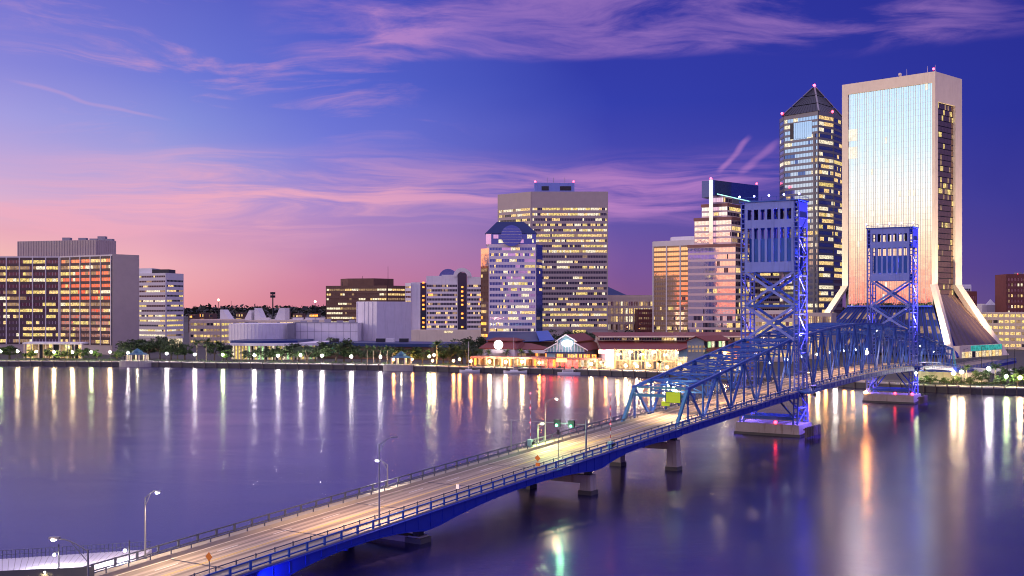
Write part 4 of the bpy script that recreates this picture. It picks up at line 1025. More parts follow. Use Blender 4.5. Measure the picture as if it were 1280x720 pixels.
# gabled hall
d = 545
T = thing('gabled_hall', 'teal and white gabled market hall with a glowing oval sign and red roofs', 'market hall', tuple(px(707,d)[:2])+(2.4,))
ze, zs, zu, za = zy(437,d), zy(428,d), zy(427.5,d), zy(418,d)
xl, xr, xul, xur, xc = px(681,d).x, px(733,d).x, px(697,d).x, px(718,d).x, px(707,d).x
rd = V((11,34,0))
fr = MB()
fr.face([V((xl+.8,d,zy(446,d))), V((xr-.8,d,zy(446,d))), V((xr-.8,d,ze)), V((xur,d,zs)), V((xul,d,zs)), V((xl+.8,d,ze))], 0)
fr.face([V((xul,d-.02,zs)), V((xur,d-.02,zs)), V((xur,d-.02,zu+1)), V((xc,d-.02,za-.3)), V((xul,d-.02,zu+1))], 0)
for i in range(13):
    x = xl+1.2+(xr-xl-2.4)*i/12; t = min(1, max(0, min((x-xl)/(xul-xl), (xr-x)/(xr-xur)))); fr.box(x-.12, x+.12, d-.18, d-.03, zy(441,d), ze+(zs-ze)*t-.3, 1)
for x in (xul, xc-2.2, xc+2.2, xur): fr.box(x-.2, x+.2, d-.22, d-.03, zs-3.4, zu+1, 1)
fr.box(xl, xr, d-.4, d-.04, zy(441.6,d), zy(440.2,d), 2)
fr.build('gable_front', [M['tealwall'], M['white'], M['blueroof']], T)
rf = MB()
for (e, s) in (((xl-.6,ze-.3),(xul,zs)), ((xr+.6,ze-.3),(xur,zs)), ((xul-1.2,zu+.3),(xc,za)), ((xur+1.2,zu+.3),(xc,za))):
    slabroof(rf, [V((e[0],d-1,e[1])), V((e[0],d-1,e[1]))+rd], [V((s[0],d-1,s[1])), V((s[0],d-1,s[1]))+rd])
gr_ = rf.build('roof', M['redroof'], T)
ver = MB()
for (e, s) in (((xl-.6,ze-.3),(xul,zs)), ((xr+.6,ze-.3),(xur,zs)), ((xul-1.2,zu+.3),(xc,za)), ((xur+1.2,zu+.3),(xc,za))): ver.beam((e[0],d-1.15,e[1]-.1),(s[0],d-1.15,s[1]-.1),.2,.5)
ver.build('bargeboard', M['white'], gr_)
cl_ = MB(); cl_.obox(V((xur,d,zs)), rd, V((-.3,0,0)), V((0,0,zu+1-zs)), 0)
for i in range(12):
    p = V((xur+.02,d,zs+.15))+rd*(i+.2)/12.; q = p+rd*.7/12.; cl_.face([p, q, q+V((0,0,.8)), p+V((0,0,.8))], 1)
cl_.build('clerestory', [M['cream'], M['warm']], T)
MB().prism([(xl+1,d+.05),(xr-1,d+.05),(xr-1+rd.x,d+rd.y),(xl+1+rd.x,d+rd.y)], 2.4, ze).build('body', M['lav'], T)
mb = MB(); ring = [V((px(709,d).x+2.7*cos(2*pi*i/28), d-1.6, zy(429,d)+1.6*sin(2*pi*i/28))) for i in range(28)]
mb.face(ring[::-1]); mb.face([p+V((0,.4,0)) for p in ring]); [mb.face([ring[i], ring[(i+1)%28], ring[(i+1)%28]+V((0,.4,0)), ring[i]+V((0,.4,0))]) for i in range(28)]
mb.build('oval_sign', bulb('oval_sign_face', (.86,.86,1), 4.), T); lamp('POINT','sign_glow',(px(709,d).x,d-3,zy(429,d)),1200,(.85,.88,1),T,1.2)
mb = MB(); x0, x1 = px(694,d).x, px(746,d-8).x
for k in range(26):
    p0_, p1_ = x0+(x1-x0)*k/26, x0+(x1-x0)*(k+1)/26; mb.face([(p0_,d-2-k*.2,zy(447,d)),(p1_-.15,d-2-k*.2,zy(447,d)),(p1_-.15,d-2-k*.2,zy(442.2,d)),(p0_,d-2-k*.2,zy(442.2,d))], random.choice((0,0,1,2)))
mb.build('upper_terrace_glass', [M['orange'], M['warm'], M['brown']], T)
# long wing
T = thing('long_market_wing', 'long market wing with red lower roof, clerestory strip and brilliantly lit two storey shop windows', 'market hall', tuple(px(800,540)[:2])+(2.4,))
rf = MB(); slabroof(rf, [at(752,536,436.2), at(935,520,436.0)], [at(747,562,425.5), at(940,556,425)]); rf.build('lower_roof', M['redroof'], T)
rf = MB(); slabroof(rf, [at(748,556,421.2), at(940,546,421)], [at(740,590,415.4), at(940,590,415)]); rf.build('upper_roof', M['redroof'], T)
MB().obox(at(748,555.5,421.8), at(940,545.5,421.6)-at(748,555.5,421.8), V((0,.5,0)), V((0,0,.7))).build('eaves', M['cream'], T)
p, q = px(749,561), px(938,551); cw = MB(); wl = MB().prism([tuple(p[:2]), tuple(q[:2]), (q.x,q.y+24), (p.x,p.y+24)], 2.4, zy(420.5,560))
facade(T, wl, p, q, [(zy(425.2,560),zy(421.6,560))], 60, [M['glass'], M['cool'], M['warm'], M['dim']], prob=.6, lits=(1,2,3), wts=(1,2,2), mw=.2, e=.1, zfull=(zy(425.8,560),zy(420.5,560)), run=.5, endw=.2, name='clerestory_strip')
wl.build('wall', [M['cream'], M['cream']], T)
p, q = px(768,531), px(934,512); wl = MB().prism([tuple(p[:2]), tuple(q[:2]), (q.x+8,q.y+24), (p.x+8,p.y+24)], 2.4, zy(436.4,530))
facade(T, wl, p, q, [(2.6,6.0),(6.7,11.0)], 34, [M['glass'], M['shopwhite'], M['shopwarm'], M['dim'], M['orange'], M['teal']], prob=.82, lits=(1,2,3,4,5), wts=(4,4,3,1,.6), mw=.35, e=.15, zfull=(2.5,zy(436.4,530)), run=.35, big=4, bigw=.7, name='shop_window_row')
wl.build('shop_wall', [M['mkt'], M['cream']], T)
p, q = px(752,535), px(768,531.5); wl = MB().prism([tuple(p[:2]), tuple(q[:2]), (q.x+6,q.y+20), (p.x+6,p.y+20)], 2.4, zy(437,533)); wl.build('end_wall', M['white'], T)
mb = MB(); a, b2 = px(757,533.2), px(767,531.2); mb.face([a+V((0,-.3,6.5)), b2+V((0,-.3,6.5)), b2+V((0,-.3,11.2)), a+V((0,-.3,11.2))]); mb.build('lit_panel', bulb('white_lit_panel', (1,.9,.88), 2), T)
mb = MB(); a, b2 = px(748,534), px(757,533); mb.face([a+V((0,-.4,9.3)), b2+V((0,-.4,9.3)), b2+V((0,-.4,11.2)), a+V((0,-.4,11.2))]); mb.build('red_sign', bulb('red_sign_face', (1,.08,.12), 2.2), T)
for t_ in (.05,.16,.27,.38,.5,.62,.78): 
    k = px(768,531).lerp(px(934,512), t_); lamp('POINT','forecourt_light',(k.x,k.y-4,8.5), 220, (1,.74,.45), T, .6)
mb = MB()
for k in range(10):
    c = px(772,529).lerp(px(905,514), k/9); mb.sphere((c.x,c.y-1.2,10.2 if k%2 else 9.2), .42, 8, 5)
mb.build('string_lamps', M['lamp_y'], T)
# teal gazebo building by the bridge
d = 500
T = thing('teal_pavilion', 'small grey teal gabled pavilion with red roofs before the long market wing', 'pavilion', tuple(px(868,d)[:2])+(2.4,))
x0, x1, xm = px(859,d).x, px(880,d).x, px(869,d).x; ze, za = zy(425.5,d), zy(420.5,d)
wl = MB()
wl.face([(x0,d,2.4),(x1,d,2.4),(x1,d,ze),(xm,d,za),(x0,d,ze)], 0); wl.prism([(x0,d+.02),(x1,d+.02),(x1+8,d+18),(x0+8,d+18)], 2.4, ze, 0)
for k in range(5): wl.box(x0+.5+k*1.55, x0+1.5+k*1.55, d-.1, d-.02, zy(440,d), zy(437,d), 1)
for k in range(5): wl.box(x0+.5+k*1.55, x0+1.5+k*1.55, d-.1, d-.02, zy(435,d), zy(432,d), 1)
wl.build('wall', [pm('grey_teal_board', (.27,.33,.34), .7), M['dim']], T)
rd = V((14,17,0)); rf = MB()
slabroof(rf, [V((x1+1,d-1,ze-.2)), V((x1+1,d-1,ze-.2))+rd], [V((xm,d-1,za+.2)), V((xm,d-1,za+.2))+rd]); slabroof(rf, [V((x0-1,d-1,ze-.2)), V((x0-1,d-1,ze-.2))+rd], [V((xm,d-1,za+.2)), V((xm,d-1,za+.2))+rd])
slabroof(rf, [at(884,d-3,438.5), at(905,d+10,438)], [at(879,d+6,432.5), at(903,d+14,432.5)])
slabroof(rf, [at(846,d-2,439), at(859,d-2,434.5)], [at(850,d+12,436), at(862,d+12,432)])
rf.build('roof', M['redroof'], T)
MB().face([at(848,d,446), at(859,d,446), at(859,d,434.8), at(848,d,439)]).build('teal_wing', M['tealwall'], T)
MB().face([at(880.2,d,446), at(892,d+4,446), at(892,d+4,440), at(880.2,d,434)]).build('teal_wing', M['tealwall'], T)
mb = MB()
for k in range(7):
    p, q = V((x1+.02,d+.2,ze-3.2))+rd*(k+.1)/7., V((x1+.02,d+.2,ze-3.2))+rd*(k+.85)/7.; mb.face([p, q, q+V((0,0,2.8)), p+V((0,0,2.8))], k % 3)
mb.build('side_window', [M['glass'], M['green'], M['cool']], T)
d = 556
T = thing('red_hut', 'small red hip roofed hut with yellow lit wall right of the teal pavilion', 'hut', tuple(px(918,d)[:2])+(2.4,))
mb = MB(); P = [at(904,d-4,424), at(932,d-4,423), at(936,d+12,422), at(908,d+12,423)]; r0, r1 = at(911,d+2,418.5), at(921,d+4,418.3)
for f_ in ((P[0],P[1],r1,r0),(P[1],P[2],r1),(P[2],P[3],r0,r1),(P[3],P[0],r0)): mb.face(f_)
mb.face(P[::-1]); mb.build('roof', M['redroof'], T)
a, b2 = px(907,d-1), px(930,d-1); wl = MB().prism([tuple(a[:2]),tuple(b2[:2]),(b2.x+2,b2.y+10),(a.x+2,a.y+10)], 2.4, zy(424,d)); facade(T, wl, a, b2, [(3,7),(9,14.5)], 8, [M['glass'], M['yel'], M['warm']], prob=.8, lits=(1,2), wts=(1,1), mw=.2, e=.1, zfull=(2.6,zy(424,d)), endw=.2)
wl.build('wall', [M['cream'], M['white']], T)
# ================================================================== BRIDGE
BA = .569; BO = V((62.49, 278.95, 0)); BU = V((sin(BA), cos(BA), 0)); BN = V((cos(BA), -sin(BA), 0))
def zd(t): t = t/100.; return 11.888+3.372*t-1.385*t*t-.554*t**3-.106*t**4-1.1 if t <= 1.9 else 7.05+(t-1.9)*-.5
def B(t, n, z): p = BO+BU*t+BN*n; return V((p.x, p.y, z))
def BD(t, n, dz=0.): return B(t, n, zd(t)+dz)
HW, TR = 7.4, 5.75
def sweep(mb, prof, t0, t1, step=3., mi=0, caps=True):
    k = max(1, int(round((t1-t0)/step))); ts = [t0+(t1-t0)*i/k for i in range(k+1)]; m_ = len(prof); b0 = len(mb.v)
    for t in ts:
        for (n_, z) in prof:
            zz = zd(t)+(z(t) if callable(z) else z); mb.v.append(tuple(B(t, n_, zz)))
    for i in range(k):
        for j in range(m_):
            q = (j+1) % m_; a = b0+i*m_
            mb.f.append((a+j, a+q, a+m_+q, a+m_+j)); mb.mi.append(mi)
    if caps:
        mb.f.append(tuple(b0+j for j in reversed(range(m_)))); mb.mi.append(mi); mb.f.append(tuple(b0+k*m_+j for j in range(m_))); mb.mi.append(mi)
    return mb
def rect(n0, n1, z0, z1): return [(n0,z0),(n1,z0),(n1,z1),(n0,z1)]
def deckparts(T, t0, t1, depth, marks=True):
    t0e, t1e = t0+.02, t1-.02
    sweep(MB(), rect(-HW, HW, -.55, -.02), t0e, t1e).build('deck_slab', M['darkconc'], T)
    road = sweep(MB(), rect(-5.0, 5.0, -.019, 0), t0e, t1e).build('roadway', M['asphalt'], T)
    for s in (-1, 1):
        a, b2 = sorted((s*5.0, s*HW)); sweep(MB(), rect(a, b2, -.0195, .18), t0e, t1e).build('sidewalk', M['walk'], T)
        a, b2 = sorted((s*(HW+.01), s*(HW+.30))); gdm = sweep(MB(), [(a,lambda t: -depth(t)),(b2,lambda t: -depth(t)),(b2,.02),(a,.02)], t0e, t1e); gd = gdm.build('girder', M['steeldeep'], T)
        st = MB(); k = int((t1-t0)/2.6)
        for i in range(k):
            t = t0+(i+.5)*(t1-t0)/k; n0 = s*(HW+.305); st.beam(B(t,n0,zd(t)-depth(t)+.1), BD(t,n0,-.05), .10, .14, 0, BU)
        sweep(st, rect(*sorted((s*(HW+.31), s*(HW+.52))), -.12, .0), t0e, t1e)
        sweep(st, [(s*(HW+.31),lambda t: -depth(t)-.02),(s*(HW+.48),lambda t: -depth(t)-.02),(s*(HW+.48),lambda t: -depth(t)+.08),(s*(HW+.31),lambda t: -depth(t)+.08)], t0e, t1e)
        st.build('girder_stiffeners', M['steeldeep'], gd)
    k = max(1,int((t1-t0)/15.3))
    for i in range(1, k): sweep(MB(), rect(-4.98, 4.98, .0015, .004), t0+(t1-t0)*i/k-.14, t0+(t1-t0)*i/k+.14, .28).build('expansion_joint', M['dark'], road)
    fb = MB(); k = int((t1-t0)/7.7)
    for i in range(k+1):
        t = t0+.3+(t1-t0-.6)*i/max(1,k); fb.beam(BD(t,-HW+.05,-1.0), BD(t,HW-.05,-1.0), .35, .8)
    for n_ in (-3.6,-1.2,1.2,3.6): sweep(fb, rect(n_-.15, n_+.15, -1.0, -.56), t0e, t1e)
    fb.build('floor_beams', M['steeldeep'], T)
    if marks:
        mk = MB()
        for i in range(int((t1-t0)/9)):
            for n_ in (-2.55, 2.55): sweep(mk, rect(n_-.07, n_+.07, .001, .005), t0+i*9+1, t0+i*9+4.2, 3.2)
        for n_ in (-4.75, 4.75): sweep(mk, rect(n_-.07, n_+.07, .001, .005), t0e, t1e)
        mk.build('white_lane_marking', M['paintw'], road)
        mk = MB()
        for n_ in (-.16, .16): sweep(mk, rect(n_-.06, n_+.06, .001, .005), t0e, t1e)
        mk.build('yellow_centre_line', M['painty'], road)
def handrails(T, t0, t1, skip=()):
    for s in (-1, 1):
        n_ = s*(HW-.08); mb = MB()
        for z, w_ in ((.42,.10),(1.12,.16)):
            seg = [(t0,t1)]
            for a, b2 in seg: sweep(mb, rect(n_-w_/2, n_+w_/2, z-.06, z+.08), a+.03, b2-.03)
        k = max(1, int((t1-t0)/2.9))
        for i in range(k+1):
            t = t0+.15+(t1-t0-.3)*i/k; mb.beam(BD(t,n_,.17), BD(t,n_,1.22), .18, .26, 0, BU)
        mb.build('outer_railing', M['steel' if s > 0 else 'rail'], T)
        n_ = s*5.15; mb = MB(); sweep(mb, rect(n_-.13, n_+.13, .17, .46), t0+.03, t1-.03, mi=1)
        sweep(mb, rect(n_-.05, n_+.05, .84, .94), t0+.03, t1-.03)
        for i in range(k+1):
            t = t0+.2+(t1-t0-.4)*i/k; mb.beam(BD(t,n_,.44), BD(t,n_,1.02), .10, .12, 0, BU)
        mb.build('curb_barrier', [M['rail'], M['walk']], T)
# approach viaduct, haunched girders between piers
PIERS = (-178., -148., -102., -68.5)
def dep(t):
    for a, b2 in zip(PIERS, PIERS[1:]):
        if a <= t <= b2:
            m_ = (a+b2)/2; q = abs(t-m_)/((b2-a)/2); return .95+1.45*q**2.2 if b2 > -100 or True else 1
    return 1.0+1.4*max(0, 1-abs(t+178)/16)**2 if t < -178 else 1.3
T = thing('approach_viaduct', 'near approach viaduct with blue haunched girders, four lane roadway and railings rising to the truss', 'bridge approach', tuple(BD(-130,0)))
def dep2(t): return dep(t) if t < -75 else .9+ (dep(t)-.9)*.45
deckparts(T, -212, -67.6, dep2); handrails(T, -212, -67.6)
for i, t in enumerate(PIERS):
    lab = ('concrete pier nearest the camera, under the blue lit girder', 'low concrete pier with dark cap, second from the near bank', 'concrete pier with cap beam between its two legs, third from the near bank', 'tall two legged concrete pier under the truss portal')[i]
    P = thing('bridge_pier', lab, 'bridge pier', tuple(B(t,0,0)), 'concrete piers under the approach viaduct')
    zt = zd(t)-dep2(t)-.75
    for s in (-1, 1):
        mb = MB(); c = B(t, s*5.9, 0)
        def ring(hw, ht, z): return [c+BU*a*ht+BN*b2*hw+V((0,0,z)) for a, b2 in ((-1,-1),(-1,1),(1,1),(1,-1))]
        r0, r1 = ring(1.15,1.05,-2), ring(.92,.92,zt)
        for k in range(4): mb.face([r0[k], r0[(k+1)%4], r1[(k+1)%4], r1[k]])
        mb.face(r1); leg_ = mb.build('pier_leg', M['concpier'], P)
        r0, r1 = ring(1.28,1.18,-2), ring(1.26,1.16,.7); mb = MB()
        for k in range(4): mb.face([r0[k], r0[(k+1)%4], r1[(k+1)%4], r1[k]])
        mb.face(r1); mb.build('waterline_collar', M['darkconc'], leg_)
        mb = MB(); mb.beam(B(t,s*5.9,zt-.02), B(t,s*5.9,zd(t)-dep2(t)-.02), 1.0, 1.1, 0, BU); mb.build('bearing', M['dark'], leg_)
    if i in (0,1,2):
        mb = MB(); mb.beam(B(t,-6.0,zt-.75), B(t,6.0,zt-.75), 1.7, 1.3, 0); mb.build('cap_beam', M['concpier'], P)
    else:
        mb = MB(); mb.beam(B(t,-6.0,zt-1.2), B(t,6.0,zt-1.2), 1.2, 1.2, 0); mb.build('cap_beam', M['concpier'], P)
# truss spans
def laced(mb, p, q, w_, dpt, side):
    """two channels joined by zigzag lacing, like riveted truss members"""
    p, q = V(p), V(q); d_ = (q-p); L_ = d_.length; d_ = d_/L_; a = d_.cross(BN).normalized()
    for s in (-1, 1): mb.beam(p+a*s*w_/2, q+a*s*w_/2, dpt, .11, 0, a)
    k = max(2, int(L_/(w_*1.3)))
    for i in range(k):
        s = 1 if i % 2 else -1; mb.beam(p+d_*L_*i/k+a*s*w_/2, p+d_*L_*(i+1)/k-a*s*w_/2, .09, .09, 0, a)
def truss(T, ts, zf, end0, end1, mat=None, solid_first=True):
    """ts panel points of the top chord, zf(t) height of the top chord, end0/end1 feet of the end posts"""
    mat = mat or M['steel']; nP = len(ts)
    zb = lambda t: zd(t)-.35
    for s in (-1, 1):
        n_ = s*TR
        mb = MB()
        for a, b2 in zip(ts, ts[1:]): mb.beam(B(a,n_,zf(a)), B(b2,n_,zf(b2)), .55, .55)
        for t in ts: mb.beam(B(t-.55,n_,zf(t)-.25), B(t+.55,n_,zf(t)-.25), .62, .95)
        mb.build('top_chord', mat, T)
        mb = MB(); feet = [e for e in (end0, end1) if e is not None]
        tb = ([end0] if end0 is not None else [])+list(ts)+([end1] if end1 is not None else [])
        for a, b2 in zip(tb, tb[1:]): mb.beam(B(a,n_,zb(a)), B(b2,n_,zb(b2)), .5, .6)
        mb.build('bottom_chord', mat, T)
        for e, tt in ((end0, ts[0]), (end1, ts[-1])):
            if e is not None:
                mb = MB(); mb.beam(B(e,n_,zb(e)), B(tt,n_,zf(tt)), .55, .6); mb.build('end_post', M['steelteal'], T)
        for i, t in enumerate(ts):
            mb = MB(); laced(mb, B(t,n_,zb(t)), B(t,n_,zf(t)), .38, .26, s); mb.build('vertical', mat, T)
        for i, (a, b2) in enumerate(zip(ts, ts[1:])):
            up = i % 2 == 1
            p, q = (B(a,n_,zb(a)), B(b2,n_,zf(b2))) if up else (B(a,n_,zf(a)), B(b2,n_,zb(b2)))
            mb = MB()
            if not up and solid_first: mb.beam(p, q, .36, .46, 0)
            else: laced(mb, p, q, .5, .3, s)
            mb.build('diagonal', mat, T)
    for i, t in enumerate(ts):
        mb = MB(); zt = zf(t); mb.beam(B(t,-TR,zt), B(t,TR,zt), .34, .40)
        if i not in (0, nP-1) or True:
            zl = max(zd(t)+4.9, zt-2.2)
            mb.beam(B(t,-TR,zl), B(t,TR,zl), .26, .30)
            for s in (-1,1): mb.beam(B(t,s*TR,zl), B(t,0,zt), .18, .18)
        mb.build('sway_frame', M['steelteal'] if i == 0 and end0 is not None and end0 < 0 else mat, T)
    for a, b2 in zip(ts, ts[1:]):
        mb = MB()
        for s in (-1, 1): mb.beam(B(a,-s*TR,zf(a)+.02), B(b2,s*TR,zf(b2)+.02), .28, .22)
        mb.build('lateral_brace', mat, T)
M['steelteal'] = pm('portal_teal_steel', (.06,.24,.40), .42, .1, var=.12, scale=.5)
TC0, TC1 = 2.4, 112.8
def zside(t): return 14.9+(t+61.6)*(22.9-14.9)/59.0
ts = [-61.6+7.37*i for i in range(9)]
T = thing('near_truss_span', 'near truss span climbing from the teal portal to the first lift tower', 'bridge span', tuple(BD(-35,0)))
deckparts(T, -67.6, -2.0, lambda t: 1.25); handrails(T, -67.6, -2.0)
truss(T, ts, zside, -67.2, None)
p_ = MB(); t = -61.9; zt = zside(-61.6)
p_.beam(B(-62.6,-TR,zt-1.5), B(-62.6,TR,zt-1.5), .4, .6); p_.build('portal_beam', M['steelteal'], T)
sg = thing('overhead_sign', 'bright yellow green road sign hung on the truss portal', 'sign', tuple(B(-63.2,3.2,13.3)))
def signpanel(T, t, n0, n1, z0, z1, mat, name='panel'):
    mb = MB(); mb.obox(B(t,n0,z0), B(t,n1,z0)-B(t,n0,z0), BU*.12, V((0,0,z1-z0))); mb.build(name, mat, T)
signpanel(sg, -63.3, 1.9, 4.9, 12.2, 14.3, M['signy']); signpanel(sg, -63.28, .9, 2.6, 11.5, 12.4, M['signy'])
mb = MB(); [mb.beam(B(-63.1,n_,12.3), B(-63.1,n_,14.9), .1) for n_ in (2.3,4.4)]; mb.build('sign_bracket', M['rail'], sg)
mb = MB()
for n0_, n1_, z0_, z1_ in ((1.86,4.94,12.16,12.22),(1.86,4.94,14.28,14.34)): mb.obox(B(-63.36,n0_,z0_), BN*(n1_-n0_), BU*.2, V((0,0,z1_-z0_)))
for n_ in (1.84,4.92): mb.obox(B(-63.36,n_,12.16), BN*.06, BU*.2, V((0,0,2.18)))
mb.build('sign_frame', M['dark'], sg)
c = B(-58.5, 1.2, 14.6); k = thing('portal_lamp', 'greenish white lamp glowing on the truss portal beside the road sign', 'lamp', tuple(c)); MB().beam(c+V((0,0,.3)), c+V((0,0,1.0)), .1).build('bracket', M['rail'], k); MB().sphere(c, .36, 10, 6).build('lamp_globe', bulb('portal_lamp_glass', (.75,1,.5), 45), k, smooth=True); lamp('POINT','glow',c-V((0,0,.7)), 900, (.75,1,.5), k, .3)
T = thing('lift_span', 'blue steel lift span with arched top chord hung between the two lift towers', 'bridge span', tuple(BD(57,0)))
deckparts(T, -2.0+8.0, 109.0, lambda t: 1.3, True); handrails(T, 6.0, 109.0)
def zlift(t): q = (t-57.5)/50.; return 26.1-2.5*q*q
truss(T, [7.4+i*100.4/14 for i in range(15)], zlift, None, None)
T = thing('far_truss_span', 'far blue steel truss span descending from the second lift tower to the city bank', 'bridge span', tuple(BD(145,0)))
deckparts(T, 117.2, 184.0, lambda t: 1.25); handrails(T, 117.2, 184.0)
truss(T, [118.2+7.05*i for i in range(9)], lambda t: 22.6-(t-118.2)*(22.6-15.4)/56.4, None, 181.5)
T = thing('far_approach', 'far approach viaduct descending from the truss into the streets below the flared tower', 'bridge approach', tuple(BD(220,0)))
deckparts(T, 184.0, 300, lambda t: 1.2, False); handrails(T, 184.0, 300)
for t in (186., 214., 242., 270.):
    mb = MB(); [mb.beam(B(t,s*5,1), B(t,s*5,zd(t)-1.25), 1.4, 1.4, 0, BU) for s in (-1,1)]; mb.build('approach_pier', M['concpier'], T)
# towers
def tower(label, tcn, group):
    T = thing('lift_tower', label, 'lift bridge tower', tuple(B(tcn,0,2.8)), group)
    zt = 56.2; hd = 3.0; n0, n1 = 6.15, 7.15
    for s in (-1, 1):
        for dt in (-hd, hd):
            mb = MB()
            spread = lambda z: dt*(1+max(0,(11-z)/11)*.35)
            for n_ in (n0, n1):
                mb.beam(B(tcn+dt*1.33,s*n_,2.8), B(tcn+dt,s*n_,11), .34, .30, 0, BU); mb.beam(B(tcn+dt,s*n_,11), B(tcn+dt,s*n_,zt), .34, .30, 0, BU)
            k = 46
            for i in range(k):
                z = 3.2+(zt-3.6)*i/(k-1); q = spread(z); mb.beam(B(tcn+q,s*n0,z), B(tcn+q,s*n1,z), .22, .66, 0, BU)
            mb.build('tower_leg', M['steelmid'], T)
        for nn, nm in ((n1,'outer_lacing'),(n0,'inner_lacing')):
            mb = MB(); lv = [2.9,6.6,10.6]+[10.6+(zt-10.6-4)*i/9 for i in range(1,10)]
            for i, (za, zb) in enumerate(zip(lv, lv[1:])):
                fa, fb = [1+max(0,(11-z)/11)*.33 for z in (za, zb)]
                mb.beam(B(tcn-hd*fa,s*nn,za), B(tcn+hd*fb,s*nn,zb) if i % 2 == 0 else B(tcn+hd*fb*0-hd*fb,s*nn,zb), .16, .16) if i % 2 == 0 else mb.beam(B(tcn+hd*fa,s*nn,za), B(tcn-hd*fb,s*nn,zb), .16, .16)
                mb.beam(B(tcn-hd*fb,s*nn,zb), B(tcn+hd*fb,s*nn,zb), .28, .22)
            if nm == 'outer_lacing':
                mb.obox(B(tcn-hd+.25,s*nn-.04,zt-6.2), BU*(2*hd-.5), BN*.08, V((0,0,6.0)))
            if nm == 'inner_lacing':
                mb = MB()
                for zb in lv[1:]: mb.beam(B(tcn-hd,s*nn,zb), B(tcn+hd,s*nn,zb), .22, .22)
            mb.build(nm, M['steelmid'], T)
    for dt, nm in ((-hd-.28,'front_housing'),(hd+.28,'rear_housing')):
        mb = MB(); w_ = n0-.05
        def pan(za, zb, na=-w_, nb=w_): mb.obox(B(tcn+dt-.07,na,za), BN*(nb-na), BU*.14, V((0,0,zb-za)))
        pan(54.4, zt); pan(49.9, 51.9); pan(39.3, 41.7)
        for k in range(8):
            n_ = -w_+.35+(2*w_-.7)*k/7; pan(51.9, 54.4, n_-.29, n_+.29); pan(41.7, 49.9, n_-.29, n_+.29)
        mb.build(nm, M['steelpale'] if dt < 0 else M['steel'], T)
    MB().obox(B(tcn-1.9,-5.5,41.8), BN*11, BU*3.8, V((0,0,5.6))).build('counterweight', M['cw'], T); cw_ = T.children[-1] if T.children else T
    cw_ = [c for c in T.children if c.name.startswith('counterweight')][0]
    for k in range(4):
        n_ = -4.5+3*k; mb = MB(); 
        c = B(tcn,n_,53.2); mb.tube(c-BN*.3, c+BN*.3, 1.75, n=20); mb.tube(c-BN*.5, c+BN*.5, .5, n=10); mb.build('sheave', M['dark'], T)
        mb = MB(); [mb.beam(B(tcn+e,n_,47.3), B(tcn+e,n_,53.2), .12) for e in (-1.6,1.6)]; mb.build('cable', M['rail'], cw_)
    mb = MB().obox(B(tcn-hd-.6,-n1-.4,zt+.01), BN*(2*n1+.8), BU*(2*hd+1.2), V((0,0,.3)))
    for s in (-1,1): mb.beam(B(tcn-hd-.5,s*(n1+.3),zt+1.2), B(tcn+hd+.5,s*(n1+.3),zt+1.2), .08)
    for dt in (-hd-.5,hd+.5): mb.beam(B(tcn+dt,-n1-.3,zt+1.2), B(tcn+dt,n1+.3,zt+1.2), .08)
    for k in range(9):
        for dt in (-hd-.5,hd+.5): mb.beam(B(tcn+dt,-n1-.3+(2*n1+.6)*k/8,zt+.3), B(tcn+dt,-n1-.3+(2*n1+.6)*k/8,zt+1.2), .07)
    mb.build('top_platform', M['steel'], T)
    for dt in (-hd, hd):
        for za, zb in ((39.3,31.1),(31.1,22.9)):
            mb = MB()
            for s in (-1,1): mb.beam(B(tcn+dt,-s*n0,za), B(tcn+dt,s*n0,zb), .58, .50, 0, BU)
            mb.obox(B(tcn+dt-.3,-.7,(za+zb)/2-.6), BN*1.4, BU*.6, V((0,0,1.2)))
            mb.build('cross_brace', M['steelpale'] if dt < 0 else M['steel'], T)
        
        for zz_ in (31.1, 22.8): MB().beam(B(tcn+dt,-n0,zz_), B(tcn+dt,n0,zz_), .46, .6, 0).build('strut', M['steel'], T)
       
        q = dt*1.3; mb = MB(); mb.beam(B(tcn+q,-n0,4.2), B(tcn+q,n0,4.2), .5, .7, 0)
        for s in (-1,1): mb.beam(B(tcn+dt,s*1.6,zd(tcn)-1.7), B(tcn+q,s*n0,4.6), .36, .36, 0, BU)
        mb.beam(B(tcn+dt,-n0,zd(tcn)-1.6), B(tcn+dt,n0,zd(tcn)-1.6), .4, .7, 0)
        mb.build('lower_bracing', M['steel'], T)
    sweep(MB(), rect(-6.1, 6.1, -.5, -.021), tcn-4.35, tcn+3.55, 4).build('tower_deck', M['darkconc'], T)
    sweep(MB(), rect(-5.0, 5.0, -.0205, 0), tcn-4.38, tcn+3.58, 4).build('roadway', M['asphalt'], T)
    for s in (-1,1):
        mb = MB(); a, b2 = sorted((s*7.3, s*10.5)); sweep(mb, rect(a, b2, -.3, .1), tcn-4, tcn+4, 4); [mb.beam(BD(tcn-4+2*k, s*10.45, .1), BD(tcn-4+2*k, s*10.45, 1.2), .1) for k in range(5)]; sweep(mb, rect(s*10.45-.06, s*10.45+.06, 1.1, 1.25), tcn-4, tcn+4, 4)
        mb.build('outrigger_walkway', M['steel'], T)
    pr = MB(); P4 = lambda hn, ht, z: [B(tcn-ht,-hn,z), B(tcn-ht,hn,z), B(tcn+ht,hn,z), B(tcn+ht,-hn,z)]
    r0, r1 = P4(8.0,5.0,.55), P4(7.8,4.8,2.79)
    for k in range(4): pr.face([r0[k], r0[(k+1)%4], r1[(k+1)%4], r1[k]])
    pr.face(r1); pr.build('pier', M['concpier'], T)
    pr = MB(); r0, r1 = P4(8.25,5.25,-2), P4(8.25,5.25,.6)
    for k in range(4): pr.face([r0[k], r0[(k+1)%4], r1[(k+1)%4], r1[k]])
    pr.face(r1); pr.build('pier_footing', M['darkconc'], T)
    fd = MB()
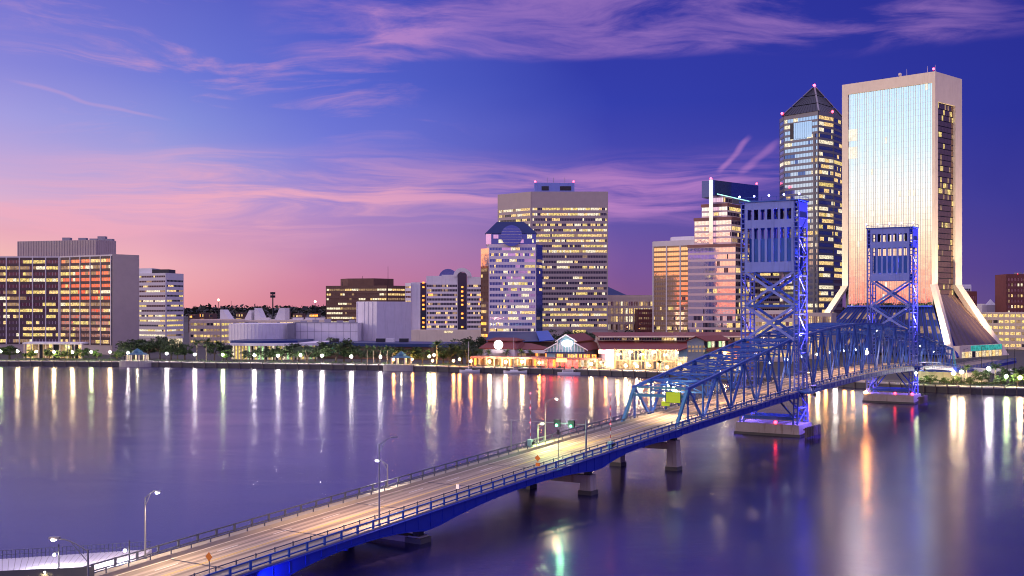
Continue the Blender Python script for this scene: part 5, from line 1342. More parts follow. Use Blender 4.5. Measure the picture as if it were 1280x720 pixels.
    for k in range(7): c = B(tcn-5+1.7*k, 9.6, 0); fd.tube(c-V((0,0,2)), c+V((0,0,2.4)), .28)
    for z in (.9,1.9): fd.beam(B(tcn-5.3,9.25,z), B(tcn+5.5,9.25,z), .3)
    fd.build('timber_fender', M['timber'], T)
    for k in range(5):
        c = B(tcn-hd-.5, -n1-.3+(2*n1+.6)*k/4, zt+1.5); MB().sphere(c, .26, 8, 5).build('platform_light', M['lamp_b'], T, smooth=True)
    return T
Ta = tower('nearer of the two blue steel lift towers, standing on the concrete pier in mid river', TC0, 'lift towers of the bridge')
Tb = tower('farther of the two blue steel lift towers, in front of the flared mirror tower', TC1, 'lift towers of the bridge')
for tcn, nm in ((TC0,'near'),(TC1,'far')):
    for s, sn in ((-1,'left'),(1,'right')):
        for up in (1, 0):
            P = B(tcn, s*10.1, zd(tcn)+(1.0 if up else -1.2)); aim = B(tcn, s*7.1, 50 if up else 3.2)
            flood(f'violet floodlight aimed {"up" if up else "down"} the {sn} leg of the {nm}er lift tower' if nm == 'far' else f'violet floodlight aimed {"up" if up else "down"} the {sn} leg of the nearer lift tower', P, aim, (420000 if s > 0 else 110000) if up else 14000, (.18,.11,1), 40 if up else 110, size=.3, hang=not up, group='violet tower floodlights')
    for s in (1,):
        P = B(tcn-1.5, 10.1, zd(tcn)+1.0); flood(f'narrow violet floodlight reaching the top of the right leg of the {nm}er lift tower', P, B(tcn, 6.9, 47), 1600000, (.24,.16,1), 24, size=.3, group='violet tower floodlights')
    MB().sphere(B(tcn-4.5, 2, 3.2), .4, 8, 5).build('navigation_light', M['lamp_r'], Ta if nm == 'near' else Tb, smooth=True)
    if nm == 'far': MB().sphere(B(tcn-6, -6.5, 11.3), .5, 8, 5).build('navigation_light', M['lamp_r'], Tb, smooth=True); MB().sphere(B(tcn-4.6, 7.4, 3.2), .42, 8, 5).build('navigation_light', M['lamp_r'], Tb, smooth=True); MB().sphere(B(tcn-4.6, -7.4, 3.15), .4, 8, 5).build('navigation_light', M['lamp_o'], Tb, smooth=True)
# sway of blue and white lamps along the lift span
for i in range(8):
    t = 14+i*12.5
    c = BD(t, -TR+.6, 5.4); k = thing('truss_lamp', 'small white walkway lamp fixed inside the lift span truss', 'lamp', tuple(c), 'walkway lamps in the lift span')
    MB().beam(c+V((0,0,.3))-BN*.5, c+V((0,0,.3)), .1).build('bracket', M['rail'], k); MB().sphere(c, .30, 8, 5).build('lamp_globe', M['lamp_t'], k, smooth=True)
    lamp('POINT','glow',c, 900, (.75,.9,1), k, .25)
c = BD(72, 3, 5.2); k = thing('warning_lamp', 'single orange glowing lamp inside the lift span truss', 'lamp', tuple(c)); MB().beam(c+V((0,0,.3)), c+V((0,0,2.2)), .1).build('hanger', M['rail'], k); MB().sphere(c, .6, 10, 6).build('lamp_globe', M['lamp_o'], k, smooth=True); lamp('POINT','glow',c,700,(1,.45,.1),k,.5)
# ---- street furniture on the viaduct
def streetlamp(label, base, h, armdir, arml, rise, mat, energy, color, angle=150, group='street lamps on the bridge', litup=True):
    base = V(base); T = thing('street_lamp', label, 'street lamp', tuple(base), group); a = V(armdir).normalized()
    MB().tube(base, base+V((0,0,h)), .12, .075, 10).tube(base, base+V((0,0,.5)), .2, .17, 10).build('pole', M['pole'], T, smooth=False)
    mb = MB(); top = base+V((0,0,h-.15)); pts = [top+a*arml*k/5+V((0,0,rise*sin(pi/2*k/5))) for k in range(6)]
    for p, q in zip(pts, pts[1:]): mb.tube(p, q, .05, .05, 7)
    mb.beam(base+V((0,0,h-1.0)), pts[3], .05); mb.build('arm', M['pole'], T)
    hd_ = pts[-1]; mb = MB(); mb.beam(hd_-a*.1+V((0,0,.06)), hd_+a*.75+V((0,0,.06)), .34, .18); lh_ = mb.build('lamp_head', M['grey'], T)
    if litup:
        mb = MB(); mb.sphere(hd_+a*.4-V((0,0,.07)), .22, 10, 6, 0, .6); mb.build('lens', mat, lh_, smooth=True)
        if energy: lamp('SPOT','lamp_light', hd_+a*.4-V((0,0,.3)), energy, color, T, .2, hd_+a*(.4+.25*h)-V((0,0,h)), angle, .5)
    return T
W_, Y_ = (1,.86,.62), (1,.74,.42)
streetlamp('lit street lamp on the left railing, nearest the white lit quay', BD(-181.5,-7.1,.1), 7.0, BN, 1.6, .9, M['lamp_w'], 5000, (1,.70,.42))
streetlamp('tall street lamp with unlit head on the right railing beside the first river pier', BD(-157.5,7.1,.1), 10.2, V((.8,.6,0)), 1.8, .8, M['lamp_w'], 0, W_, litup=False)
p_ = BD(-156.5,5.6,9.6); lamp('SPOT','lamp_light', p_, 13000, (1,.62,.36), None, .3, BD(-152,-1,0), 150, .5).parent = None  # added light to brighten the roadway; the lamp head here is unlit

streetlamp('short lit street lamp on the left railing, its arm over the water', BD(-138,-7.25,.1), 3.4, -BN, 1.5, .6, M['lamp_w'], 6000, W_)
streetlamp('lit street lamp on the left railing just before the signal gantry', BD(-94,-7.1,.1), 7.2, BN, 1.9, .8, M['lamp_y'], 7500, (1,.74,.34))
streetlamp('short greenish lit street lamp on the left railing beside the signal gantry', BD(-96.5,-7.1,.1), 3.6, BN, .5, .3, M['lamp_g'], 4500, (.8,1,.3))
p = px(110, 92); p.z = 2
streetlamp('dark pole street lamp with long arm reaching left, at the bottom left corner', p, 9.4, V((-1,.05,0)), 2.4, 1.0, M['lamp_y'], 1500, Y_, group='street lamps on the near bank')
# roadway lights hung on truss portals and over the approach
for t in (-55,-32,-10,22,46,70,94,126,150,172):
    q = B(t, 0, (zside(t) if t < 0 else zlift(t) if t < 110 else 22.6-(t-118.2)*.128)-1.2); k = thing('roadway_lamp', 'roadway lamp hung under the overhead bracing of the truss', 'lamp', tuple(q), 'roadway lamps hung in the trusses')
    MB().beam(q-BN*.4, q+BN*.4, .3, .2).build('housing', M['dark'], k); mb = MB(); mb.beam(q-BN*.3-V((0,0,.13)), q+BN*.3-V((0,0,.13)), .2, .05); mb.build('lens', M['lamp_y'], k)
    lamp('SPOT','lamp_light', q-V((0,0,.3)), 9000, (1,.60,.36), k, .2, q-V((0,0,9)), 140, .4)
# signal gantry
T = thing('signal_gantry', 'grey signal gantry over the road with two green signals and a yellow sign', 'signal gantry', tuple(BD(-105,0)))
t = -105
for s, h in ((-1,5.6),(1,6.2)): MB().tube(BD(t,s*7.2,.1), BD(t,s*7.2,h),   .12 if s < 0 else .17, .09 if s < 0 else .14, 10).build('post', M['pole'], T)
MB().tube(BD(t,-7.2,5.5), BD(t,7.2,5.5), .07, .07, 8).build('beam', M['pole'], T)
def sighead(n_):
    mb = MB(); mb.obox(BD(t-.35,n_-.55,4.95), BN*1.1, BU*.35, V((0,0,1.15))); sh_ = mb.build('signal_head', M['dark'], T)
    mb = MB(); c = BD(t-.5,n_,5.2); mb.tube(c, c+BU*.12, .2, n=12); mb.build('green_lens', bulb('green_signal', (.05,1,.45), 9), sh_)
sighead(1.9); sighead(4.6)
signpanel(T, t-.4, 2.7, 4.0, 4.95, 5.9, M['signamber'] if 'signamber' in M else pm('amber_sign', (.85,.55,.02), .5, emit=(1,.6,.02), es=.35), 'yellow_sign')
lamp('POINT','signal_glow', BD(t-1.5,3,4.6), 900, (.35,1,.45), T, .2)
T = thing('sign_pole', 'slim pole on the right railing carrying the backs of small signs, before the gantry', 'sign pole', tuple(BD(-114,7.2,.1)))
MB().tube(BD(-114,7.25,.1), BD(-114,7.25,6.2), .08, .06, 8).build('pole', M['pole'], T); mb = MB(); mb.obox(BD(-114.1,7.0,5.2), BN*.5, BU*.06, V((0,0,.8))); mb.build('signal_back', M['dark'], T)
def gate(label, t, n_):
    T = thing('crossing_gate', label, 'barrier gate', tuple(BD(t,n_,.18)), 'raised barrier gates before the truss')
    mb = MB(); mb.obox(BD(t-.4,n_-.35,.18), BN*.7, BU*.8, V((0,0,1.3))); mb.build('gate_cabinet', M['tealwall'], T)
    mb = MB(); b0 = BD(t,n_,1.4)
    for k in range(12): mb.beam(b0+V((0,0,.62*k)), b0+V((0,0,.62*(k+1))), .14, .10, k % 2)
    mb.build('raised_arm', [M['paintw'], pm('gate_red', (.5,.03,.03), .5)], T); ra_ = [c for c in T.children if c.name.startswith('raised')][0]
    mb = MB(); mb.beam(b0-V((0,0,.9)), b0+BN*.9-V((0,0,.3)), .2, .35); mb.build('counterbalance', M['dark'], ra_)
    for z in (3,5.5,8): MB().sphere(b0+V((0,0,z)), .10, 6, 4).build('arm_light', M['lamp_r'], ra_)
gate('raised red and white barrier gate on the left sidewalk near the signal gantry', -99.5, -6.8)
gate('raised red and white barrier gate on the right sidewalk near the truss portal', -96, 6.9)
def diamond(label, t, n_, h, two):
    T = thing('warning_sign', label, 'warning sign', tuple(BD(t,n_,.1))); MB().tube(BD(t,n_,.1), BD(t,n_,h+.4), .05).build('post', M['pole'], T)
    c = BD(t-.08,n_,h+.2); r_ = .5; mb = MB(); P = [c-BN*r_, c+V((0,0,-r_)), c+BN*r_, c+V((0,0,r_))]
    mb.face(P); mb.face([p+BU*.04 for p in P[::-1]]); [mb.face([P[i], P[i]+BU*.04, P[(i+1)%4]+BU*.04, P[(i+1)%4]]) for i in range(4)]; mb.build('diamond_panel', M['signo'], T)
    if two: signpanel(T, t-.08, n_-.35, n_+.35, zd(t)+h-1.0, zd(t)+h-.5, M['signo'], 'plate')
diamond('orange diamond warning sign with small plate below it, on the right railing before the gantry', -119.5, 6.9, 2.2, True)
diamond('orange diamond warning sign on a post by the right curb at the near end', -184, 5.9, 2.3, False)
T = thing('small_sign', 'small pale sign plate on a short post by the right railing', 'sign', tuple(BD(-140,6.6,.1))); MB().tube(BD(-140,6.6,.1), BD(-140,6.6,1.9), .04).build('post', M['pole'], T); signpanel(T, -140.1, 6.35, 6.85, zd(-140)+1.5, zd(-140)+2.1, M['lav'])
flood('blue floodlight under the right girder at the near end of the bridge', B(-180,8.6,zd(-180)-1.9), B(-168,7.6,zd(-168)-.6), 6000, (.06,.11,1), 120, size=.3, hang=True)
flood('blue floodlight hung under the viaduct deck behind the nearest pier', B(-176.5,4.5,zd(-176)-2.6), B(-160,6,zd(-160)-2.5), 9000, (.03,.06,1), 140, size=.3, hang=True)
# ================================================================== NEAR BANK (bottom left)
T = thing('lit_quay', 'brightly lit white concrete quay at the bottom left, beyond the dark roofed building', 'quay', (-50,133,1.6))
a, b_ = px(-20,133), px(190,139); q0, q1 = px(-20,124), px(150,127)
MB().prism([tuple(a[:2]), tuple(b_[:2]), tuple(q1[:2]), tuple(q0[:2])], .9, 1.6).build('deck', M['white'], T)
for k in range(9): c = a.lerp(b_, k/8.); MB().tube((c.x,c.y-1,-2),(c.x,c.y-1,.91),.3).build('pile', M['timber'], T)
mb = MB(); T_ = T
for k in range(40): c = a.lerp(b_, (k+.5)/40); mb.beam((c.x,c.y-.3,1.59),(c.x,c.y-.3,2.6),.06)
for z in (2.1,2.6): mb.beam((a.x,a.y-.3,z),(b_.x,b_.y-.3,z),.05)
mb.build('railing', M['rail'], T)
mb = MB()
for k in range(1,26): c, e = a.lerp(b_,k/26), q0.lerp(q1,k/26); mb.beam((c.x,c.y-.5,1.602),(e.x,e.y+.5,1.602),.06,.006)
mb.build('deck_joints', M['conc'], T)
T = thing('dark_roofed_building', 'dark flat roofed low building with a yellow green lit side at the bottom left corner', 'building', (-40,104,2))
a, b_ = px(-60,118), px(118,121); q1, q0 = px(118,100), px(-60,100)
MB().prism([tuple(a[:2]), tuple(b_[:2]), tuple(q1[:2]), tuple(q0[:2])], 2.7, 3.55).build('roof', pm('black_roofing', (.012,.012,.014), .8), T)
MB().prism([(a.x+1,a.y-1.5), (b_.x-1,b_.y-1.5), (q1.x-1,q1.y+1), (q0.x+1,q0.y+1)], -1, 2.7).build('wall', M['conc'], T)
mb = MB(); a, b_ = px(-20,108), px(36,113); 
for k in range(7): p, q = a.lerp(b_,k/7.+.01), a.lerp(b_,(k+1)/7.-.01); mb.obox(p+V((0,0,3.54)), q-p, V((0,.15,0)), V((0,0,.9)))
mb.build('roof_screen', pm('green_screen', (.22,.24,.05), .6), T)
c = px(20,106); lamp('POINT','side_light',(c.x,c.y,5.4), 260, (.9,1,.25), T, .3)
mb = MB(); c = px(56,117.5); mb.sphere((c.x,c.y,3.75), .10, 8, 5); mb.build('corner_lamp', M['lamp_y'], T)
for xq, d, yt, lab in ((73.5,128,680,'slim dark quay lamp post left of the long armed street lamp'),(161.5,131,675,'slim dark quay lamp post with blue tinted lamp beside the viaduct')):
    c = px(xq,d); T = thing('quay_lamp', lab, 'lamp post', (c.x,c.y,1.6)); zt = zy(yt,d)
    MB().tube((c.x,c.y,1.6),(c.x,c.y,zt),.10,.06).build('post', M['dark'], T); MB().beam((c.x,c.y,zt-.9),(c.x-.7,c.y,zt-1.0),.06).build('bracket', M['dark'], T)
    MB().sphere((c.x-.5,c.y,zt-1.2),.16,8,5).build('lamp', M['lamp_w'], T); lamp('SPOT','lamp_light',(c.x-.5,c.y,zt-1.5), 1500, (.86,.80,1), T, .2, (c.x-.5,c.y,0), 165, .4)
# ================================================================== FAR BANK EDGE
T = thing('seawall', 'concrete seawall with timber fender piles and railing along the whole far bank', 'seawall', tuple(bank(640,0,0)))
wl, cp, rl = MB(), MB(), MB()
for x0, x1 in zip(XS, XS[1:]):
    a, b_ = bank(x0,0,-1), bank(x1,0,-1); wl.obox(a, b_-a, V((0,.6,0)), V((0,0,3.1)))
    cp.obox(a+V((0,-.15,3.1)), b_-a, V((0,.9,0)), V((0,0,.42)))
    L_ = (b_-a).length; k = max(1,int(L_/3))
    for i in range(k): p = a.lerp(b_,i/k)+V((0,.4,3.5)); rl.beam(p, p+V((0,0,1.05)), .10)
    for z in (.45,.75,1.05): rl.beam(a+V((0,.4,3.5+z)), b_+V((0,.4,3.5+z)), .07)
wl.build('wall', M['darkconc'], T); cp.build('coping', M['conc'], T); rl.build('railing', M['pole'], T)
for k in range(92):
    x = -20+1320*k/91; p = bank(x,-.45,0); MB().tube(p-V((0,0,1)), p+V((0,0,2.9)), .24, .22, 7).build('fender_pile', M['timber'], T)
# promenade terrace wall and abutment on the right
T = thing('abutment_wall', 'tan retaining wall lit from below under the far end of the bridge', 'retaining wall', tuple(px(1180,440)[:2])+(2.4,))
a, b_ = px(1146,438), px(1232,424); MB().prism([tuple(a[:2]), tuple(b_[:2]), (b_.x+3,b_.y+10), (a.x+3,a.y+10)], 2.4, 6.4).build('wall', M['tan'], T)
mb = MB()
for k in range(9): p = a.lerp(b_,k/8.); mb.obox(p+V((0,-.4,2.4)), V((.8,-.2,0)), V((0,.5,0)), V((0,0,4.1)))
mb.build('buttress', M['tan'], T)
T = thing('elevated_street', 'elevated riverside street with pale parapet at the right, in front of the flared tower', 'elevated road', tuple(px(1240,440)[:2])+(2.4,))
a, b_ = px(1196,450), px(1330,428); q = (b_-a)
mb = MB().obox(a+V((0,0,5.6)), q, V((3,12,0)), V((0,0,.9))); mb.build('deck', M['conc'], T)
MB().obox(a+V((0,-.3,5.4)), q, V((0,.28,0)), V((0,0,2.0))).build('parapet', M['white'], T)
for k in range(7): p = a.lerp(b_,k/6.)+V((1,3,0)); MB().box(p.x-.5,p.x+.5,p.y-.5,p.y+.5,2.4,5.61).build('column', M['conc'], T)
for xq, h in ((1205,8),(1227,9),(1240,10.5),(1259,9.5),(1268,8)):
    p = px(xq,449); t = thing('street_pole', 'slim dark street pole rising from the elevated street before the flared tower', 'street pole', (p.x,p.y,6.5), 'slim poles on the elevated street'); MB().tube(p+V((0,0,6.5)), p+V((0,0,6.5+h)), .13,.08).build('pole', M['dark'], t); MB().beam(p+V((0,0,6.4+h)), p+V((1.6,0,6.7+h)), .1).build('arm', M['dark'], t)
# gazebos
def gazebo(label, x, inl, w_):
    c = bank(x, inl, 2.4); T = thing('gazebo', label, 'gazebo', tuple(c), 'riverwalk gazebos')
    pl = [bank(x-26,.5,0), bank(x+18,.5,0)]
    ring = [V((c.x+w_*1.9*cos(2*pi*k/18), c.y-2+w_*.9*sin(2*pi*k/18), 0)) for k in range(18)]
    MB().prism([tuple(p[:2]) for p in ring], -1, 2.95).build('round_platform', M['conc'], T)
    mb = MB(); h = 6.2; r_ = 1.25*w_; oct_ = [V((c.x+r_*cos(2*pi*(k+.5)/8), c.y-1+r_*.8*sin(2*pi*(k+.5)/8), h)) for k in range(8)]; ap = V((c.x,c.y-1,h+2.0)); ap2 = V((c.x,c.y-1,h+3.3))
    mid = [ap.lerp(p,.45)+V((0,0,0)) for p in oct_]
    for k in range(8):
        j = (k+1)%8; mb.face([oct_[k], oct_[j], mid[j], mid[k]]); mb.face([mid[k]+V((0,0,.5)), mid[j]+V((0,0,.5)), ap2]); mb.face([mid[k], mid[j], mid[j]+V((0,0,.5)), mid[k]+V((0,0,.5))])
    mb.face(oct_[::-1]); mb.build('roof', pm('teal_slate_roof', (.04,.14,.22), .5), T)
    for k in range(8): p = oct_[k].lerp(V((c.x,c.y-1,h)),.12); MB().box(p.x-.3,p.x+.3,p.y-.3,p.y+.3,2.94,h+.02).build('column', M['cream'], T)
    lamp('POINT','ceiling_light',(c.x,c.y-1,5.4),700,(1,.9,.55),T,.3)
gazebo('octagonal gazebo with teal roof on a round platform, left of the sailboats', 502, 2, 4.6)
gazebo('octagonal riverwalk gazebo with teal roof below the dark tree, beside the long gridded block', 172.5, 2, 4.8)
# shore lamps
LM = [(1,439,'g'),(22,439,'y'),(45,439.5,'y'),(67.5,440,'y'),(90.5,440,'y'),(114,440,'g'),(137.5,440,'y'),(160,441,'w'),(208.5,442,'w'),(243.5,443,'w'),(278.5,443.5,'g'),(318,444,'w'),(347.5,444.5,'w'),(375.5,444,'w'),(402.5,444.5,'w'),(439,445.5,'w'),(475.5,446,'w'),(492,449.5,'o'),(515,449,'o'),(536.5,445.5,'g'),(542.5,443.8,'y'),(541,451,'o'),(567,451,'o'),(574.5,449,'o'),(588.5,451.5,'o'),(612,452,'y'),(632,452.5,'y'),(652.5,452,'y'),(674,453.5,'o'),(739,455,'y'),(757,455,'o'),(782,457,'y'),(796,458,'y'),(812,457,'o'),(834,459,'y'),(1011,467,'o'),(1022,466,'y'),(1032,468,'o'),(1044,470,'w'),(1056,470,'o'),(1066,471,'o'),(1145,467,'g'),(1192,466.5,'y'),(1202,465,'y'),(1236,461,'w'),(1258,470.5,'g'),(1275,472,'y'),(1289,468,'r')]  # last, red lamp stands out of view, added for its streak on the water
ORD = ['first','second','third','fourth','fifth','sixth','seventh','eighth','ninth','tenth','eleventh','twelfth','thirteenth','fourteenth','fifteenth','sixteenth','seventeenth','eighteenth','nineteenth','twentieth','twenty-first','twenty-second','twenty-third','twenty-fourth','twenty-fifth']
NAMEC = {'w':'white','y':'warm yellow','o':'orange','g':'greenish','r':'red'}
GROUPL = {'w':lit}
cnt = {}
ENV = {'w':(180,(1,.9,.75)),'y':(180,(1,.75,.38)),'o':(130,(1,.42,.12)),'g':(160,(.8,1,.5))}
for i, (x, y, k) in enumerate(LM):
    p, u_, n_ = shore_at(x); inl = 5.5 if k != 'o' else 9; q = bank(x, inl, 2.45); z = zy(y, q.y); j = cnt[k] = cnt.get(k,0)+1
    T = thing('riverwalk_lamp', f'{ORD[j-1]} {NAMEC[k]} riverwalk lamp counted from the left along the far bank', 'lamp post', tuple(q), 'lamp posts along the far riverwalk')
    MB().tube(q, V((q.x,q.y,z-.3)), .09, .07, 7).build('post', M['dark'], T)
    MB().sphere((q.x,q.y,z), (.62 if k in 'wy' else .55), 10, 6).build('globe', M['lamp_'+k], T, smooth=True)
# tall mast lights and comms mast far behind
for x, y, d, s in ((273,375,1500,'left'),(394,377,1500,'right')):
    p = px(x,d); T = thing('high_mast_light', f'tall orange floodlight mast on the horizon, {s} of the two', 'light mast', (p.x,p.y,2.4)); MB().tube((p.x,p.y,2.4),(p.x,p.y,zy(y,d)),.4,.3,6).build('mast', M['dark'], T); MB().sphere((p.x,p.y,zy(y,d)),1.5,10,6).build('lamp_head', bulb('mast_lamp', (1,.50,.25), 14), T, smooth=True)
p = px(341,1250); T = thing('phone_mast', 'dark phone mast with antenna rings on the horizon behind the theatre', 'antenna mast', (p.x,p.y,2.4))
MB().tube((p.x,p.y,2.4),(p.x,p.y,zy(365,1250)),.9,.6,8).build('mast', M['dark'], T); mb = MB()
for yy in (366.5,370.5):
    z = zy(yy,1250)
    for k in range(9): a = 2*pi*k/9; mb.box(p.x+2.2*cos(a)-.5,p.x+2.2*cos(a)+.5,p.y+2.2*sin(a)-.3,p.y+2.2*sin(a)+.3,z-1.4,z+1.2)
    mb.tube((p.x,p.y,z-.4),(p.x,p.y,z-.1),2.3,2.3,12)
mb.build('antenna_ring', M['dark'], T)
for x in (289,):
    p = px(x,1400); T = thing('far_antenna', 'thin far antenna above the horizon wood left of the phone mast', 'antenna', (p.x,p.y,2.4)); MB().tube((p.x,p.y,2.4),(p.x,p.y,zy(376,1400)),.35,.2,6).build('mast', M['dark'], T)
# ================================================================== BOATS
def sailboat(label, x, off, Lb, mast, yaw):
    c = bank(x, -off, 0); T = thing('sailboat', label, 'sailboat', tuple(c), 'sailboats moored at the market'); ux, uy = V((cos(yaw),sin(yaw),0)), V((-sin(yaw),cos(yaw),0))
    st = []
    for k in range(9):
        t = k/8; x_ = (t-.5)*Lb; b_ = Lb*.16*sqrt(max(0,sin(pi*(.12+.88*t)))) if t < 1 else .02; st.append((x_, b_, 1.0+.45*(2*t-1)**2))
    hb = MB(); R_ = []
    for x_, b_, h in st: R_.append([c+ux*x_+uy*(b_*k)+V((0,0,z)) for k, z in ((-1,h),(-.75,.1),(0,-.4),(.75,.1),(1,h))])
    for r0, r1 in zip(R_, R_[1:]):
        for i in range(4): hb.face([r0[i], r0[i+1], r1[i+1], r1[i]])
        hb.face([r0[4], r0[0], r1[0], r1[4]])
    hb.face(R_[0]); hb.build('hull', M['boat'], T)
    mb = MB(); o = c+ux*(-.12*Lb)-uy*.9+V((0,0,1.02)); mb.obox(o, ux*Lb*.34, uy*1.8, V((0,0,.7))); [mb.obox(o+ux*(.5+k*1.0)-uy*.02+V((0,0,.25)), ux*.6, -uy*.02, V((0,0,.25)), 1) for k in range(3)]; mb.build('cabin', [M['boat'], M['glass']], T)
    b0 = c+ux*.06*Lb+V((0,0,1.2)); MB().tube(b0, b0+V((0,0,mast)), .13,.08,7).build('mast', M['white'], T); ms_ = [c for c in T.children if c.name.startswith('mast')][0]
    MB().tube(b0+V((0,0,1.6)), b0-ux*Lb*.38+V((0,0,1.5)), .16,.14,7).build('boom', M['blueroof'], T)
    mb = MB(); [mb.beam(b0+V((0,0,mast-.2)), q, .05) for q in (c+ux*Lb*.49+V((0,0,1.4)), c-ux*Lb*.49+V((0,0,1.4)))]; mb.build('stay', M['pole'], ms_)
sailboat('white sailboat with furled sail moored left, below the dark trees', 587, 3.2, 9.5, 13.5, pi)
sailboat('white sailboat with slightly taller mast moored in front of the round lit sign pavilion', 644, 3.2, 11, 15.5, pi)
def motorboat(label, x, off, Lb):
    c = bank(x,-off,0); T = thing('motorboat', label, 'motorboat', tuple(c)); hb = MB(); pr = [(-.5,.9),(-.2,1),(.2,.95),(.42,.5),(.5,.02)]
    R_ = [[c+V((k*Lb,b_*s*1.3,z)) for s, z in ((-1,1.1),(-.8,-.3),(.8,-.3),(1,1.1))] for k, b_ in pr]
    for r0, r1 in zip(R_, R_[1:]):
        for i in range(3): hb.face([r0[i], r0[i+1], r1[i+1], r1[i]])
        hb.face([r0[3], r0[0], r1[0], r1[3]])
    hb.face(R_[0]); hb.build('hull', M['boat'], T); MB().obox(c+V((-Lb*.3,-.9,1.09)), V((Lb*.45,0,0)), V((0,1.8,0)), V((0,0,1.1))).build('cabin', M['boat'], T)
    MB().obox(c+V((-Lb*.28,-.93,1.5)), V((Lb*.4,0,0)), V((0,1.86,0)), V((0,0,.4))).build('cabin_window', M['glass'], T)
motorboat('long low white motorboat moored below the yellow sign of the market arcade', 712, 2.6, 11)
# ================================================================== TREES
def leafball(mb, c, rx, rz, n, size, rnd):
    for _ in range(n):
        v = V((rnd.gauss(0,1),rnd.gauss(0,1),rnd.gauss(0,1))).normalized()*(rnd.random()**.45); p = c+V((v.x*rx,v.y*rx,v.z*rz))
        a = V((rnd.uniform(-1,1),rnd.uniform(-1,1),rnd.uniform(-.7,.7))).normalized(); b_ = a.cross(V((rnd.random(),rnd.random(),rnd.random()+.2))).normalized(); s = size*rnd.uniform(.6,1.3)
        mb.face([p-a*s, p+b_*s*.55, p+a*s, p-b_*s*.55])
def oak(seed, leaf, name='oak_tree', w_=5.2, h=9.5, clumps=30, per=60):
    rnd = random.Random(seed); T = thing(name, 'tree', 'tree', (0,0,0), None, False)
    tr = MB(); tr.tube((0,0,0),(.1,0,h*.3),.36,.26,8)
    cs = []
    for k in range(clumps):
        a, r_ = rnd.uniform(0,2*pi), w_*sqrt(rnd.random())*.82; z = h*(.36+.54*rnd.random()*(1-.45*(r_/w_)**2)); cs.append(V((r_*cos(a),r_*sin(a)*.9,z)))
    for k in range(7):
        q = cs[k*3]; m_ = V((q.x*.45,q.y*.45,h*.3+(q.z-h*.3)*.55)); tr.tube((.1,0,h*.28), m_, .2,.13,6); tr.tube(m_, q, .13,.04,5)
    tr.build('trunk', M['bark'], T)
    cr = MB(); [leafball(cr, q, w_*rnd.uniform(.22,.36), h*rnd.uniform(.08,.14), per, .34, rnd) for q in cs]; cr.build('crown', leaf, T); return T
def palm(seed, h=6.5):
    rnd = random.Random(seed); T = thing('palm_tree', 'palm', 'palm tree', (0,0,0), None, False)
    tr = MB(); [tr.tube((.12*k*k*.02,0,h*k/6),(.12*(k+1)**2*.02,0,h*(k+1)/6),.24-.012*k,.235-.012*(k+1),8) for k in range(6)]; tr.build('trunk', M['palmbark'], T)
    cr = MB(); top = V((.08,0,h))
    for k in range(34):
        a = rnd.uniform(0,2*pi); e = rnd.uniform(-.4,1.25); L_ = rnd.uniform(1.7,2.5); p = top.copy(); dv = V((cos(a)*cos(e),sin(a)*cos(e),sin(e)))
        for s in range(6):
            q = p+dv*L_/6; sd = dv.cross(V((0,0,1))).normalized(); wd = .42*sin(pi*(s+.6)/6.4)
            for sg_ in (-1,1):
                for m_ in (0,.5):
                    r0 = p.lerp(q,m_); cr.face([r0, r0+dv*.16, r0+dv*.34+sd*sg_*wd*1.3-V((0,0,.22))])
            p = q; dv = (dv-V((0,0,.17))).normalized()
    cr.build('crown', M['palm'], T); return T
protos = {'o':[oak(1,M['leaf']), oak(2,M['leaf'],w_=4.4,h=10), oak(3,M['leaf'],w_=5.8,h=9)], 'l':[oak(4,M['leaf2'],'young_tree',3.4,7.5,22,50), oak(5,M['leaf2'],'young_tree',3.0,8,20,50)], 'p':[palm(1), palm(2,7.2)]}
HGT = {'o':[9.5,10,9],'l':[7.5,8],'p':[8.0,8.7]}; WID = {'o':[5.2,4.4,5.8],'l':[3.4,3.0],'p':[2.4,2.4]}
